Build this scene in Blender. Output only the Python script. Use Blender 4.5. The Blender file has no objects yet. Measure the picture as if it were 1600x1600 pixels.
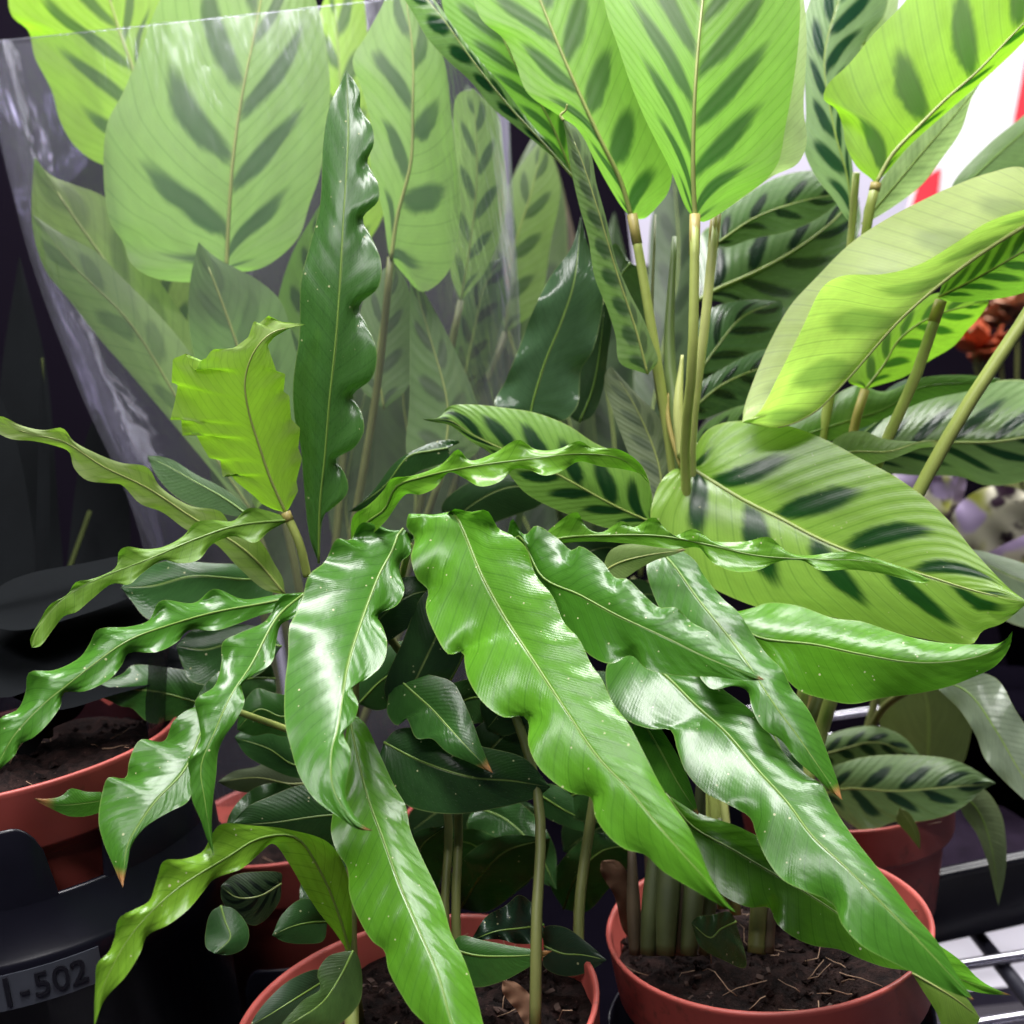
import bpy, math, random
from mathutils import Vector, Matrix, noise
R_ = math.radians
random.seed(7)
sc = bpy.context.scene
col_ = sc.collection

# ------------------------------------------------------------------ camera, world, lamps, exposure
F = 1716.0                                   # focal length in photo pixels (1600 px wide, about 50 degrees)
CAM_Z = 0.33                                 # lens height above the shelf
PITCH, ROLL = 7.5, 7.5
cam_d = bpy.data.cameras.new('camera')
cam = bpy.data.objects.new('camera', cam_d)
col_.objects.link(cam)
cam_d.sensor_width = 36.0
cam_d.lens = 36.0 * F / 1600.0
cam_d.clip_start = 0.02
cam_d.clip_end = 60
CM = Matrix.Translation((0, 0, CAM_Z)) @ Matrix.Rotation(R_(90 - PITCH), 4, 'X') @ Matrix.Rotation(R_(-ROLL), 4, 'Z')
cam.matrix_world = CM
cam_d.dof.use_dof = True
cam_d.dof.focus_distance = 0.365
cam_d.dof.aperture_fstop = 10.5
sc.camera = cam

w = bpy.data.worlds.new('World'); sc.world = w; w.use_nodes = True
bg = w.node_tree.nodes['Background']
bg.inputs[0].default_value = (0.66, 0.60, 0.98, 1); bg.inputs[1].default_value = 0.055

def area(name, loc, target, sx, sy, power, colr=(1, 0.98, 0.95)):
    l = bpy.data.lights.new(name, 'AREA'); l.shape = 'RECTANGLE'; l.size = sx; l.size_y = sy
    l.energy = power; l.color = colr
    o = bpy.data.objects.new(name, l); col_.objects.link(o); o.location = loc
    o.rotation_euler = (Vector(target) - Vector(loc)).to_track_quat('-Z', 'Y').to_euler()
    return o
# the shop's ceiling tubes: one row over the aisle, one over and behind the shelf
area('ceiling_tube_front', (-0.30, -0.42, 1.30), (0.0, 0.38, 0.25), 1.0, 0.13, 7.5, (1, 0.98, 0.98))
area('ceiling_tube_middle', (-0.10, 0.30, 1.35), (0.0, 0.40, 0.25), 1.2, 0.17, 23, (1, 0.98, 0.98))
area('ceiling_tube_back', (0.35, 1.02, 1.25), (0.08, 0.45, 0.42), 1.5, 0.5, 23, (1, 0.99, 0.98))

sc.view_settings.view_transform = 'Standard'
sc.view_settings.look = 'None'
sc.view_settings.exposure = 0.40
sc.view_settings.gamma = 1.0
sc.render.engine = 'CYCLES'
cy = sc.cycles
cy.max_bounces = 8; cy.diffuse_bounces = 3; cy.glossy_bounces = 2
cy.transmission_bounces = 6; cy.transparent_max_bounces = 10
cy.caustics_reflective = False; cy.caustics_refractive = False
cy.sample_clamp_indirect = 4.0
cy.use_denoising = True
cy.use_adaptive_sampling = True; cy.adaptive_threshold = 0.02

# ------------------------------------------------------------------ helpers
def at(x, y, d):
    """photo pixel and distance along the lens axis (m) -> point in the scene"""
    return CM @ Vector(((x - 800) / F * d, -(y - 800) / F * d, -d))

def P(s):
    return [tuple(float(v) for v in q.split(',')) for q in s.split()]

def catmull(pts, per=14):
    pts = [Vector(p) for p in pts]
    if len(pts) < 3: per = 24
    out = []
    n = len(pts)
    for i in range(n - 1):
        p1, p2 = pts[i], pts[i + 1]
        p0 = pts[i - 1] if i > 0 else p1 * 2 - p2
        p3 = pts[i + 2] if i + 2 < n else p2 * 2 - p1
        t0 = 0.0
        t1 = t0 + max((p1 - p0).length, 1e-6) ** 0.5
        t2 = t1 + max((p2 - p1).length, 1e-6) ** 0.5
        t3 = t2 + max((p3 - p2).length, 1e-6) ** 0.5
        for k in range(per):
            t = t1 + (t2 - t1) * k / per
            a1 = p0 * ((t1 - t) / (t1 - t0)) + p1 * ((t - t0) / (t1 - t0))
            a2 = p1 * ((t2 - t) / (t2 - t1)) + p2 * ((t - t1) / (t2 - t1))
            a3 = p2 * ((t3 - t) / (t3 - t2)) + p3 * ((t - t2) / (t3 - t2))
            b1 = a1 * ((t2 - t) / (t2 - t0)) + a2 * ((t - t0) / (t2 - t0))
            b2 = a2 * ((t3 - t) / (t3 - t1)) + a3 * ((t - t1) / (t3 - t1))
            out.append(b1 * ((t2 - t) / (t2 - t1)) + b2 * ((t - t1) / (t2 - t1)))
    out.append(pts[-1])
    return out

def linear(pts, per=10):
    out = []
    for a, b in zip(pts[:-1], pts[1:]):
        a, b = Vector(a), Vector(b)
        for k in range(per): out.append(a.lerp(b, k / per))
    out.append(Vector(pts[-1]))
    return out

def resample(pts, n):
    acc = [0.0]
    for a, b in zip(pts[:-1], pts[1:]): acc.append(acc[-1] + (b - a).length)
    tot = acc[-1] or 1e-9
    out, j = [], 0
    for i in range(n + 1):
        s = tot * i / n
        while j < len(acc) - 2 and acc[j + 1] < s: j += 1
        seg = acc[j + 1] - acc[j]
        out.append(pts[j].lerp(pts[j + 1], (s - acc[j]) / seg if seg > 1e-12 else 0))
    return out

def lerpl(v, t):
    if not isinstance(v, (list, tuple)): return v
    if len(v) == 1: return v[0]
    x = t * (len(v) - 1); i = min(int(x), len(v) - 2); f = x - i
    if len(v) == 2: return v[0] * (1 - f) + v[1] * f
    p0 = v[i - 1] if i > 0 else 2 * v[i] - v[i + 1]
    p3 = v[i + 2] if i + 2 < len(v) else 2 * v[i + 1] - v[i]
    m0, m1 = (v[i + 1] - p0) / 2, (p3 - v[i]) / 2
    return (2 * f ** 3 - 3 * f * f + 1) * v[i] + (f ** 3 - 2 * f * f + f) * m0 + (3 * f * f - 2 * f ** 3) * v[i + 1] + (f ** 3 - f * f) * m1

def smooth_seq(seq, r):
    n = len(seq); out = []
    for i in range(n):
        s = Vector((0, 0)); wt = 0
        for j in range(max(0, i - 2 * r), min(n, i + 2 * r + 1)):
            g = math.exp(-((i - j) / r) ** 2); s += seq[j] * g; wt += g
        out.append(s / wt)
    return out

def link(name, me, parent=None, mat=None, smooth=True):
    o = bpy.data.objects.new(name, me); col_.objects.link(o)
    if parent is not None: o.parent = parent
    if mat is not None: me.materials.append(mat)
    if smooth: me.shade_smooth()
    return o

def mesh(name, verts, faces, parent=None, mat=None, smooth=True):
    off = origin(parent)
    me = bpy.data.meshes.new(name)
    me.from_pydata([tuple(Vector(v) - off) for v in verts], [], faces)
    me.update()
    return link(name, me, parent, mat, smooth)

def origin(parent):
    v = Vector((0, 0, 0))
    while parent is not None:
        v = v + parent.location; parent = parent.parent
    return v

def tag(o, label=None, cat=None, group=None, kind=None):
    if label: o['label'] = label
    if cat: o['category'] = cat
    if group: o['group'] = group
    if kind: o['kind'] = kind
    return o

def thing(name, loc, label, cat, group=None):
    o = bpy.data.objects.new(name, None); col_.objects.link(o); o.location = loc
    o.empty_display_size = 0.02
    return tag(o, label, cat, group)

def tube_geo(pts, rad, seg=8, cap=True):
    V, Fc = [], []
    n = len(pts)
    prev = None
    for i, p in enumerate(pts):
        t = (pts[min(i + 1, n - 1)] - pts[max(i - 1, 0)]).normalized()
        if prev is None:
            a = Vector((0, 0, 1)) if abs(t.z) < 0.9 else Vector((1, 0, 0))
            u = t.cross(a).normalized()
        else:
            u = (prev - t * prev.dot(t)).normalized()
        prev = u
        v = t.cross(u)
        r = lerpl(rad, i / (n - 1))
        for k in range(seg):
            a = 2 * math.pi * k / seg
            V.append(p + u * (r * math.cos(a)) + v * (r * math.sin(a)))
    for i in range(n - 1):
        for k in range(seg):
            k2 = (k + 1) % seg
            Fc.append((i * seg + k, i * seg + k2, (i + 1) * seg + k2, (i + 1) * seg + k))
    if cap:
        Fc.append(tuple(range(seg - 1, -1, -1)))
        Fc.append(tuple((n - 1) * seg + k for k in range(seg)))
    return V, Fc

def tube(name, pts, rad, parent, mat, seg=8, steps=20):
    pts = resample(catmull(pts), steps)
    V, Fc = tube_geo(pts, rad, seg)
    return mesh(name, V, Fc, parent, mat)

def lathe_geo(profile, c, seg=64, a0=0.0, a1=2 * math.pi):
    V, Fc = [], []
    n = len(profile)
    closed = abs(a1 - a0 - 2 * math.pi) < 1e-6
    cnt = seg if closed else seg + 1
    for k in range(cnt):
        a = a0 + (a1 - a0) * k / seg
        for r, z in profile:
            V.append(Vector((c[0] + r * math.cos(a), c[1] + r * math.sin(a), c[2] + z)))
    for k in range(seg):
        k2 = (k + 1) % cnt
        for i in range(n - 1):
            Fc.append((k * n + i, k2 * n + i, k2 * n + i + 1, k * n + i + 1))
    return V, Fc

def box_geo(x0, x1, y0, y1, z0, z1):
    V = [Vector((x, y, z)) for x in (x0, x1) for y in (y0, y1) for z in (z0, z1)]
    Fc = [(0, 1, 3, 2), (4, 6, 7, 5), (0, 4, 5, 1), (2, 3, 7, 6), (0, 2, 6, 4), (1, 5, 7, 3)]
    return V, Fc

def bevel(o, wdt, seg=2):
    m = o.modifiers.new('bevel', 'BEVEL'); m.width = wdt; m.segments = seg; m.limit_method = 'ANGLE'
    return o

# ------------------------------------------------------------------ materials
class NT:
    def __init__(s, name):
        s.mat = bpy.data.materials.new(name); s.mat.use_nodes = True
        s.t = s.mat.node_tree; s.t.nodes.clear()
        s.out = s.t.nodes.new('ShaderNodeOutputMaterial')
    def node(s, typ, **kw):
        n = s.t.nodes.new(typ)
        for k, v in kw.items(): setattr(n, k, v)
        return n
    def put(s, sock, v):
        if isinstance(v, bpy.types.NodeSocket): s.t.links.new(v, sock)
        elif v is not None:
            if hasattr(sock.default_value, '__len__') and not hasattr(v, '__len__'): v = (v,) * len(sock.default_value)
            if hasattr(sock.default_value, '__len__') and len(sock.default_value) == 4 and len(v) == 3: v = (*v, 1)
            sock.default_value = v
    def m(s, op, a, b=None, c=None, clamp=False):
        n = s.node('ShaderNodeMath', operation=op, use_clamp=clamp)
        for i, v in enumerate((a, b, c)):
            if v is not None: s.put(n.inputs[i], v)
        return n.outputs[0]
    def step(s, x, a, b):
        n = s.node('ShaderNodeMapRange', interpolation_type='SMOOTHSTEP')
        s.put(n.inputs['Value'], x); s.put(n.inputs['From Min'], a); s.put(n.inputs['From Max'], b)
        return n.outputs[0]
    def inv_step(s, x, a, b):
        return s.m('SUBTRACT', 1.0, s.step(x, a, b))
    def mix(s, f, a, b, blend='MIX'):
        n = s.node('ShaderNodeMix', data_type='RGBA', blend_type=blend)
        s.put(n.inputs[0], f); s.put(n.inputs[6], a); s.put(n.inputs[7], b)
        return n.outputs[2]
    def attr(s, name, out='Fac'):
        return s.node('ShaderNodeAttribute', attribute_name=name).outputs[out]
    def noise(s, scale, detail=3, rough=0.5, vec=None, out='Fac'):
        n = s.node('ShaderNodeTexNoise'); n.inputs['Scale'].default_value = scale
        n.inputs['Detail'].default_value = detail; n.inputs['Roughness'].default_value = rough
        if vec is not None: s.put(n.inputs['Vector'], vec)
        return n.outputs[out]
    def bump(s, h, strength, dist):
        n = s.node('ShaderNodeBump'); n.inputs['Strength'].default_value = strength
        n.inputs['Distance'].default_value = dist; s.put(n.inputs['Height'], h)
        return n.outputs[0]
    def principled(s, **kw):
        n = s.node('ShaderNodeBsdfPrincipled')
        for k, v in kw.items(): s.put(n.inputs[k.replace('_', ' ')], v)
        return n.outputs[0]
    def done(s, sh):
        s.t.links.new(sh, s.out.inputs['Surface']); return s.mat
    def mixs(s, f, a, b):
        n = s.node('ShaderNodeMixShader'); s.put(n.inputs[0], f)
        s.t.links.new(a, n.inputs[1]); s.t.links.new(b, n.inputs[2]); return n.outputs[0]
    def obj(s):
        return s.node('ShaderNodeTexCoord').outputs['Object']

def make_leaf_material():
    s = NT('leaf_surface')
    lv, lt, ls = s.attr('lv'), s.attr('lt'), s.attr('ls')
    lc = s.attr('lc', 'Color')
    def vec3(name):
        n = s.node('ShaderNodeSeparateXYZ'); s.put(n.inputs[0], s.attr(name, 'Vector')); return n.outputs
    lp = vec3('lp')      # blotch strength, translucency, brown tip length
    lq = vec3('lq')      # roughness, specks, seed
    a = s.m('ABSOLUTE', lv)
    side = s.m('GREATER_THAN', lv, 0.0)
    comb = s.node('ShaderNodeCombineXYZ')
    s.put(comb.inputs[0], ls); s.put(comb.inputs[1], s.m('MULTIPLY', lv, 2.0)); s.put(comb.inputs[2], s.m('MULTIPLY', lq[2], 17.0))
    n1 = s.noise(2.2, 3, 0.6, comb.outputs[0])
    n2 = s.noise(9.0, 3, 0.6, comb.outputs[0])
    # feather shaped dark marks along the side veins
    ls2 = s.m('ADD', ls, s.m('MULTIPLY', side, 0.38))
    ls3 = s.m('ADD', ls2, s.m('MULTIPLY', s.m('SUBTRACT', n1, 0.5), 0.16))
    f = s.m('SUBTRACT', s.m('FRACT', ls3), 0.5)
    wid = s.m('MULTIPLY', s.m('ADD', 0.225, s.m('MULTIPLY', n1, 0.15)), s.attr('lw'))
    cf = s.node('ShaderNodeCombineXYZ')
    s.put(cf.inputs[0], s.m('MULTIPLY', ls, 16.0)); s.put(cf.inputs[1], s.m('MULTIPLY', lv, 1.6)); s.put(cf.inputs[2], s.m('MULTIPLY', lq[2], 31.0))
    feather = s.noise(1.0, 2, 0.6, cf.outputs[0])
    aa = s.m('ADD', a, s.m('MULTIPLY', s.m('SUBTRACT', feather, 0.5), 0.15))
    q = s.m('ADD', s.m('POWER', s.m('ABSOLUTE', s.m('DIVIDE', f, wid)), 1.6),
            s.m('POWER', s.m('ABSOLUTE', s.m('DIVIDE', s.m('SUBTRACT', aa, 0.33), s.m('ADD', 0.31, s.m('MULTIPLY', n1, 0.14)))), 1.9))
    blotch = s.m('MULTIPLY', s.m('SUBTRACT', 1.0, s.step(q, 0.45, 1.35)), lp[0])
    blotch = s.m('MULTIPLY', blotch, s.m('SUBTRACT', 1.0, s.step(lt, 0.90, 0.97)))
    # fine side veins
    vf = s.m('ABSOLUTE', s.m('SUBTRACT', s.m('FRACT', s.m('MULTIPLY', ls2, 4.0)), 0.5))
    vein = s.m('MULTIPLY', s.m('SUBTRACT', 1.0, s.step(vf, 0.0, 0.10)), 0.42)
    vf2 = s.m('ABSOLUTE', s.m('SUBTRACT', s.m('FRACT', s.m('MULTIPLY', ls2, 19.0)), 0.5))
    vein = s.m('ADD', vein, s.m('MULTIPLY', s.m('SUBTRACT', 1.0, s.step(vf2, 0.0, 0.3)), 0.13))
    rib = s.m('SUBTRACT', 1.0, s.step(a, 0.015, 0.05))
    edge = s.step(a, 0.965, 0.995)
    tone = s.m('ADD', 0.72, s.m('MULTIPLY', n1, 0.55))
    base = s.mix(1.0, lc, tone, 'MULTIPLY')
    base = s.mix(s.m('MULTIPLY', n2, 0.25), base, s.mix(1.0, base, (1.35, 1.15, 0.8), 'MULTIPLY'))
    base = s.mix(vein, base, s.mix(1.0, base, (0.45, 0.55, 0.5), 'MULTIPLY'))
    dark = s.mix(1.0, base, (0.09, 0.22, 0.20), 'MULTIPLY')
    c = s.mix(blotch, base, s.mix(1.0, base, (0.035, 0.12, 0.14), 'MULTIPLY'))
    cth = s.mix(blotch, base, dark)
    pale = s.mix(0.5, s.mix(1.0, base, (1.7, 1.45, 1.3), 'MULTIPLY'), (0.30, 0.36, 0.12))
    c = s.mix(s.m('MULTIPLY', rib, 0.8), c, pale)
    c = s.mix(s.m('MULTIPLY', edge, 0.55), c, pale)
    # dry brown tips
    tb = s.step(s.m('ADD', lt, s.m('MULTIPLY', s.m('SUBTRACT', n2, 0.5), 0.03)), s.m('SUBTRACT', 1.0, lp[2]), s.m('ADD', 1.0, s.m('MULTIPLY', lp[2], -0.35)))
    tb = s.m('MULTIPLY', tb, s.m('GREATER_THAN', lp[2], 0.001))
    c = s.mix(tb, c, (0.42, 0.20, 0.07))
    # pollen and dust specks
    oc = s.obj()
    vo = s.node('ShaderNodeTexVoronoi'); vo.inputs['Scale'].default_value = 480; s.put(vo.inputs['Vector'], oc)
    vr = s.node('ShaderNodeSeparateColor'); s.put(vr.inputs[0], vo.outputs['Color'])
    speck = s.m('MULTIPLY', s.m('LESS_THAN', vo.outputs['Distance'], s.m('MULTIPLY', vr.outputs[1], 0.20)), s.m('GREATER_THAN', vr.outputs[0], 0.82))
    speck = s.m('MULTIPLY', speck, lq[1])
    c = s.mix(s.m('MULTIPLY', speck, 0.8), c, (0.62, 0.62, 0.34))
    # the paler, duller underside
    geo = s.node('ShaderNodeNewGeometry')
    back = geo.outputs['Backfacing']
    under = s.mix(0.35, c, s.mix(1.0, lc, (1.0, 0.95, 1.0), 'MULTIPLY'))
    under = s.mix(0.30, under, (0.20, 0.26, 0.13))
    c2 = s.mix(back, c, under)
    rough = s.m('ADD', s.m('ADD', lq[0], s.m('MULTIPLY', back, 0.14)), s.m('MULTIPLY', s.m('SUBTRACT', n2, 0.5), 0.10))
    h = s.m('ADD', s.m('MULTIPLY', s.m('SINE', s.m('MULTIPLY', ls2, 6.2832 * 4.0)), s.m('ADD', 0.08, s.m('MULTIPLY', lp[0], 0.10))), s.m('MULTIPLY', n1, 0.5))
    fine = s.m('MULTIPLY', s.m('SINE', s.m('MULTIPLY', ls2, 6.2832 * 22.0)), 0.03)
    h = s.m('ADD', h, fine)
    h = s.m('ADD', h, s.m('MULTIPLY', s.step(a, 0.0, 0.05), 0.9))
    nrm = s.bump(h, 0.30, 0.0006)
    pr = s.principled(Base_Color=c2, Roughness=rough, Specular_IOR_Level=0.50, Normal=nrm)
    tr = s.node('ShaderNodeBsdfTranslucent')
    s.put(tr.inputs[0], s.mix(1.0, cth, (1.00, 1.28, 0.66), 'MULTIPLY')); s.put(tr.inputs[1], nrm)
    return s.done(s.mixs(lp[1], pr, tr.outputs[0]))
M_LEAF = make_leaf_material()

def plain(name, colr, rough=0.5, var=0.25, scale=60, bump=0.0, spec=0.5, metallic=0.0, dist=0.001):
    s = NT(name)
    n = s.noise(scale, 4, 0.6, s.obj())
    c = s.mix(1.0, colr, s.m('ADD', 1.0 - var / 2, s.m('MULTIPLY', n, var)), 'MULTIPLY')
    kw = dict(Base_Color=c, Roughness=s.m('ADD', rough - 0.06, s.m('MULTIPLY', n, 0.12)), Specular_IOR_Level=spec, Metallic=metallic)
    if bump: kw['Normal'] = s.bump(n, bump, dist)
    return s.done(s.principled(**kw))

M_STEM = plain('stem_green', (0.34, 0.40, 0.10), 0.4, 0.5, 90)
M_STEM_DARK = plain('stem_olive', (0.13, 0.145, 0.04), 0.5, 0.6, 90)
M_STEM_PALE = plain('stem_pale', (0.46, 0.50, 0.17), 0.4, 0.4, 90)
M_JOINT = plain('stem_joint', (0.40, 0.33, 0.10), 0.45, 0.4, 120)
M_RIB = plain('midrib', (0.30, 0.38, 0.10), 0.35, 0.3, 100)
M_RIB_GREEN = plain('midrib_green', (0.17, 0.29, 0.05), 0.35, 0.3, 100)
M_RIB_TAN = plain('midrib_tan', (0.33, 0.38, 0.11), 0.4, 0.4, 100)

def make_pot_material():
    s = NT('terracotta_plastic')
    oc = s.obj()
    n = s.noise(35, 5, 0.65, oc); n2 = s.noise(240, 3, 0.6, oc)
    c = s.mix(n, (0.36, 0.062, 0.050), (0.46, 0.095, 0.075))
    dirt = s.step(s.m('ADD', s.m('MULTIPLY', n, 0.6), s.m('MULTIPLY', n2, 0.4)), 0.545, 0.66)
    c = s.mix(s.m('MULTIPLY', dirt, 0.55), c, (0.10, 0.045, 0.03))
    return s.done(s.principled(Base_Color=c, Roughness=s.m('ADD', 0.38, s.m('MULTIPLY', n, 0.2)), Normal=s.bump(n2, 0.12, 0.0004)))
M_POT = make_pot_material()
def make_soil():
    s = NT('potting_soil')
    oc = s.obj()
    n = s.noise(190, 6, 0.7, oc); n2 = s.noise(700, 3, 0.7, oc)
    c = s.mix(s.step(n, 0.35, 0.7), (0.005, 0.003, 0.003), (0.030, 0.015, 0.013))
    c = s.mix(s.m('MULTIPLY', s.step(n2, 0.64, 0.72), 0.6), c, (0.14, 0.075, 0.06))
    return s.done(s.principled(Base_Color=c, Roughness=0.9, Specular_IOR_Level=0.15, Normal=s.bump(n, 1.0, 0.003)))
M_SOIL = make_soil()
M_FIBRE = plain('root_fibre', (0.30, 0.19, 0.12), 0.7, 0.5, 90)
M_BARK = plain('bark_chip', (0.042, 0.020, 0.014), 0.85, 1.2, 300)
M_HAIR = plain('pale_root_hair', (0.55, 0.46, 0.38), 0.6, 0.3, 90)
M_BLACK = plain('black_plastic', (0.006, 0.006, 0.011), 0.30, 0.6, 45, 0.05, 0.35)
M_SHADE_BLACK = plain('shade_black', (0.0025, 0.002, 0.004), 0.9, 0.5, 45, 0.0, 0.0)  # near-black for the added shade sheet, also on the far small pots
M_BLACK_TXT = plain('black_plastic_letters', (0.006, 0.006, 0.010), 0.45, 0.3, 45)
M_GREYPL = plain('grey_label_plastic', (0.055, 0.060, 0.075), 0.36, 0.5, 60, 0.05)
M_WIRE = plain('chrome_wire', (0.62, 0.61, 0.68), 0.22, 0.3, 40, 0, 0.5, 1.0)
M_DWIRE = plain('black_wire', (0.02, 0.02, 0.03), 0.35, 0.3, 40)
M_WHITE = plain('white_card', (0.80, 0.79, 0.82), 0.5, 0.06, 20)
M_LINER = plain('liner_white', (0.50, 0.48, 0.55), 0.6, 0.15, 20)
M_RED = plain('red_print', (0.72, 0.03, 0.05), 0.5, 0.1, 20)
M_DARKBACK = plain('dark_shelf_panel', (0.007, 0.005, 0.010), 0.9, 0.7, 7, 0, 0.03)
M_WALL = plain('pale_wall', (0.42, 0.40, 0.50), 0.7, 0.10, 5)
M_FLOOR = plain('dark_floor', (0.05, 0.045, 0.055), 0.6, 0.5, 8)
M_ORANGE = plain('orange_flower', (0.40, 0.075, 0.02), 0.7, 0.8, 120, 0.4)
M_PINK = plain('pink_bract', (0.34, 0.17, 0.10), 0.7, 0.6, 80, 0.2)

def make_film(name, veil, tint):
    s = NT(name)
    oc = s.obj()
    mp = s.node('ShaderNodeMapping'); mp.inputs['Scale'].default_value = (1.0, 1.0, 0.16); s.put(mp.inputs[0], oc)
    n = s.noise(34, 4, 0.55, mp.outputs[0])
    n2 = s.noise(9, 2, 0.5, mp.outputs[0])
    n3 = s.m('ABSOLUTE', s.m('SUBTRACT', s.noise(60, 3, 0.6, mp.outputs[0]), 0.5))
    nrm = s.bump(s.m('ADD', s.m('ADD', n, s.m('MULTIPLY', n2, 2.0)), s.m('MULTIPLY', n3, 1.2)), 0.40, 0.004)
    gl = s.node('ShaderNodeBsdfGlossy'); gl.inputs['Roughness'].default_value = 0.16
    gl.inputs['Color'].default_value = (*tint, 1); s.put(gl.inputs['Normal'], nrm)
    tp = s.node('ShaderNodeBsdfTransparent'); tp.inputs[0].default_value = (0.95, 0.95, 0.97, 1)
    df = s.node('ShaderNodeBsdfTranslucent'); df.inputs[0].default_value = (*tint, 1)
    dd = s.node('ShaderNodeBsdfDiffuse'); dd.inputs[0].default_value = (*tint, 1)
    fr = s.node('ShaderNodeFresnel'); fr.inputs[0].default_value = 1.45
    milk = s.mixs(0.5, df.outputs[0], dd.outputs[0])
    body = s.mixs(s.m('ADD', veil * 0.4, s.m('MULTIPLY', n, veil)), tp.outputs[0], milk)
    return s.done(s.mixs(s.m('MINIMUM', s.m('MULTIPLY', fr.outputs[0], 0.9), 0.30), body, gl.outputs[0]))
M_FILM = make_film('clear_film', 0.058, (0.80, 0.79, 0.90))
M_FILM2 = make_film('clear_film_dull', 0.04, (0.55, 0.50, 0.62))

def make_variegated():
    s = NT('variegated_leaf')
    oc = s.obj()
    n = s.noise(38, 3, 0.55, oc); n2 = s.noise(22, 2, 0.5, oc)
    c = s.mix(s.step(n, 0.44, 0.50), (0.030, 0.012, 0.028), (0.50, 0.47, 0.36))
    c = s.mix(s.step(n2, 0.52, 0.58), c, (0.34, 0.36, 0.05))
    c = s.mix(s.step(s.noise(27, 2, 0.5, oc), 0.57, 0.62), c, (0.36, 0.28, 0.46))
    return s.done(s.principled(Base_Color=c, Roughness=0.35))
M_VARI = make_variegated()

# ------------------------------------------------------------------ leaves
LEAF_N = [0]
def leaf(plant, mid, L, R, d, colr, n=0, dl=0.2, dr=0.2, rip=1.0, under=False, tr=0.28, rough=0.26,
         speck=0.0, tip=0.0, sharp=False, rib=True, nu=60, nv=9, mat=None, wave=0.0, kk=1.0, fine=True, bstr=1.0):
    """one leaf blade: midrib, left and right margin traced in photo pixels, distances d along the midrib,
    dl / dr = how far each margin leans away from (+) or towards (-) the lens per unit of half width"""
    LEAF_N[0] += 1
    seed = LEAF_N[0]
    rnd = random.Random(seed * 31 + 5)
    mid, L, R = P(mid), P(L), P(R)
    base, end = mid[0], mid[-1]
    ms = resample(catmull(mid), nu)
    crv = linear if sharp else catmull
    Ls = resample(crv([base] + L + [end]), nu)
    Rs = resample(crv([base] + R + [end]), nu)
    dv = [lerpl(d, i / nu) for i in range(nu + 1)]
    def side(E):
        S = smooth_seq(E, max(3, nu // 14))
        offs = []
        for i in range(nu + 1):
            o = E[i] - ms[i]
            ol = o.length
            dev = (E[i] - S[i]).dot(o / ol) if ol > 1e-6 else 0
            offs.append((dev, ol))
        return offs
    oL, oR = side(Ls), side(Rs)
    hw = sum(o[1] for o in oL) / (nu + 1) * 0.5 + sum(o[1] for o in oR) / (nu + 1) * 0.5
    length = sum((b - a).length for a, b in zip(ms[:-1], ms[1:]))
    nb = n if n else 7
    k = kk * 1.7 * hw / length * nb
    ph = rnd.random() * 0.3
    V, lv, lt, ls = [], [], [], []
    p1, p2 = rnd.random() * 6, rnd.random() * 6
    kap = 0.9 * hw / length * nu
    for i in range(nu + 1):
        t = i / nu
        m_ = ms[i]; dm = dv[i]; px = dm / F
        for j in range(-nv, nv + 1):
            v = j / nv; a = abs(v)
            E, off, dd = (Ls[i], oL[i], lerpl(dl, t)) if v < 0 else (Rs[i], oR[i], lerpl(dr, t))
            q = m_.lerp(E, a)
            dev = (oL if v < 0 else oR)[min(nu, int(i + (1 - a) * kap + 0.5))][0]
            dep = dm + dd * off[1] * px * (a ** 1.6) - rip * 1.35 * dev * px * a ** 2.4
            w_ = wave * math.sin(t * 25 + (p1 if v < 0 else p2)) * a * a * min(1, off[1] / (hw + 1e-6))
            # soft quilting between the side veins
            w_ += 0.00012 * math.sin(6.2832 * 2 * (t * nb - k * a) ) * math.sin(math.pi * min(1, a * 1.05)) * (1 if fine else 0)
            V.append(at(q.x, q.y, dep + w_))
            lv.append(v); lt.append(t); ls.append(t * nb - k * a + ph)
    row = 2 * nv + 1
    Fc = []
    acc = 0
    cp = CM.translation
    for i in range(nu):
        for j in range(row - 1):
            a_ = i * row + j
            Fc.append((a_, a_ + 1, a_ + row + 1, a_ + row))
    for i in range(2, nu, 4):
        for j in range(1, row - 1, 3):
            a_ = i * row + j
            nr = (V[a_ + 1] - V[a_]).cross(V[a_ + row] - V[a_])
            acc += nr.dot(cp - V[a_])
    if (acc < 0) != under: Fc = [tuple(reversed(f_)) for f_ in Fc]
    o = mesh('leaf', V, Fc, plant, mat or M_LEAF)
    me = o.data
    for nm, dat in (('lv', lv), ('lt', lt), ('ls', ls), ('lw', [min(1.25, max(0.7, nb / 6.2))] * len(V))):
        at_ = me.attributes.new(nm, 'FLOAT', 'POINT'); at_.data.foreach_set('value', dat)
    nvv = len(V)
    def const(nm, vec):
        at_ = me.attributes.new(nm, 'FLOAT_VECTOR', 'POINT'); at_.data.foreach_set('vector', list(vec) * nvv)
    jit = 1 + (rnd.random() - 0.5) * 0.16
    const('lc', tuple(c_ * jit for c_ in colr))
    const('lp', (bstr if n else 0.0, tr, tip))
    const('lq', (rough, speck, rnd.random()))
    if rib:
        idx = [i for i in range(0, int(nu * 0.93), 2)]
        sgn = 1 if not under else 1
        pts = [at(ms[i].x, ms[i].y, dv[i] + 0.0001) for i in idx]
        r0 = (0.0010 if n else 0.0006) if hw * dv[0] / F > 0.012 else 0.0005
        Vt, Ft = tube_geo(pts, (r0, r0 * 0.25), 6)
        mesh('midrib', Vt, Ft, o, M_RIB_TAN if under else (M_RIB if n else M_RIB_GREEN))
    return o

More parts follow.
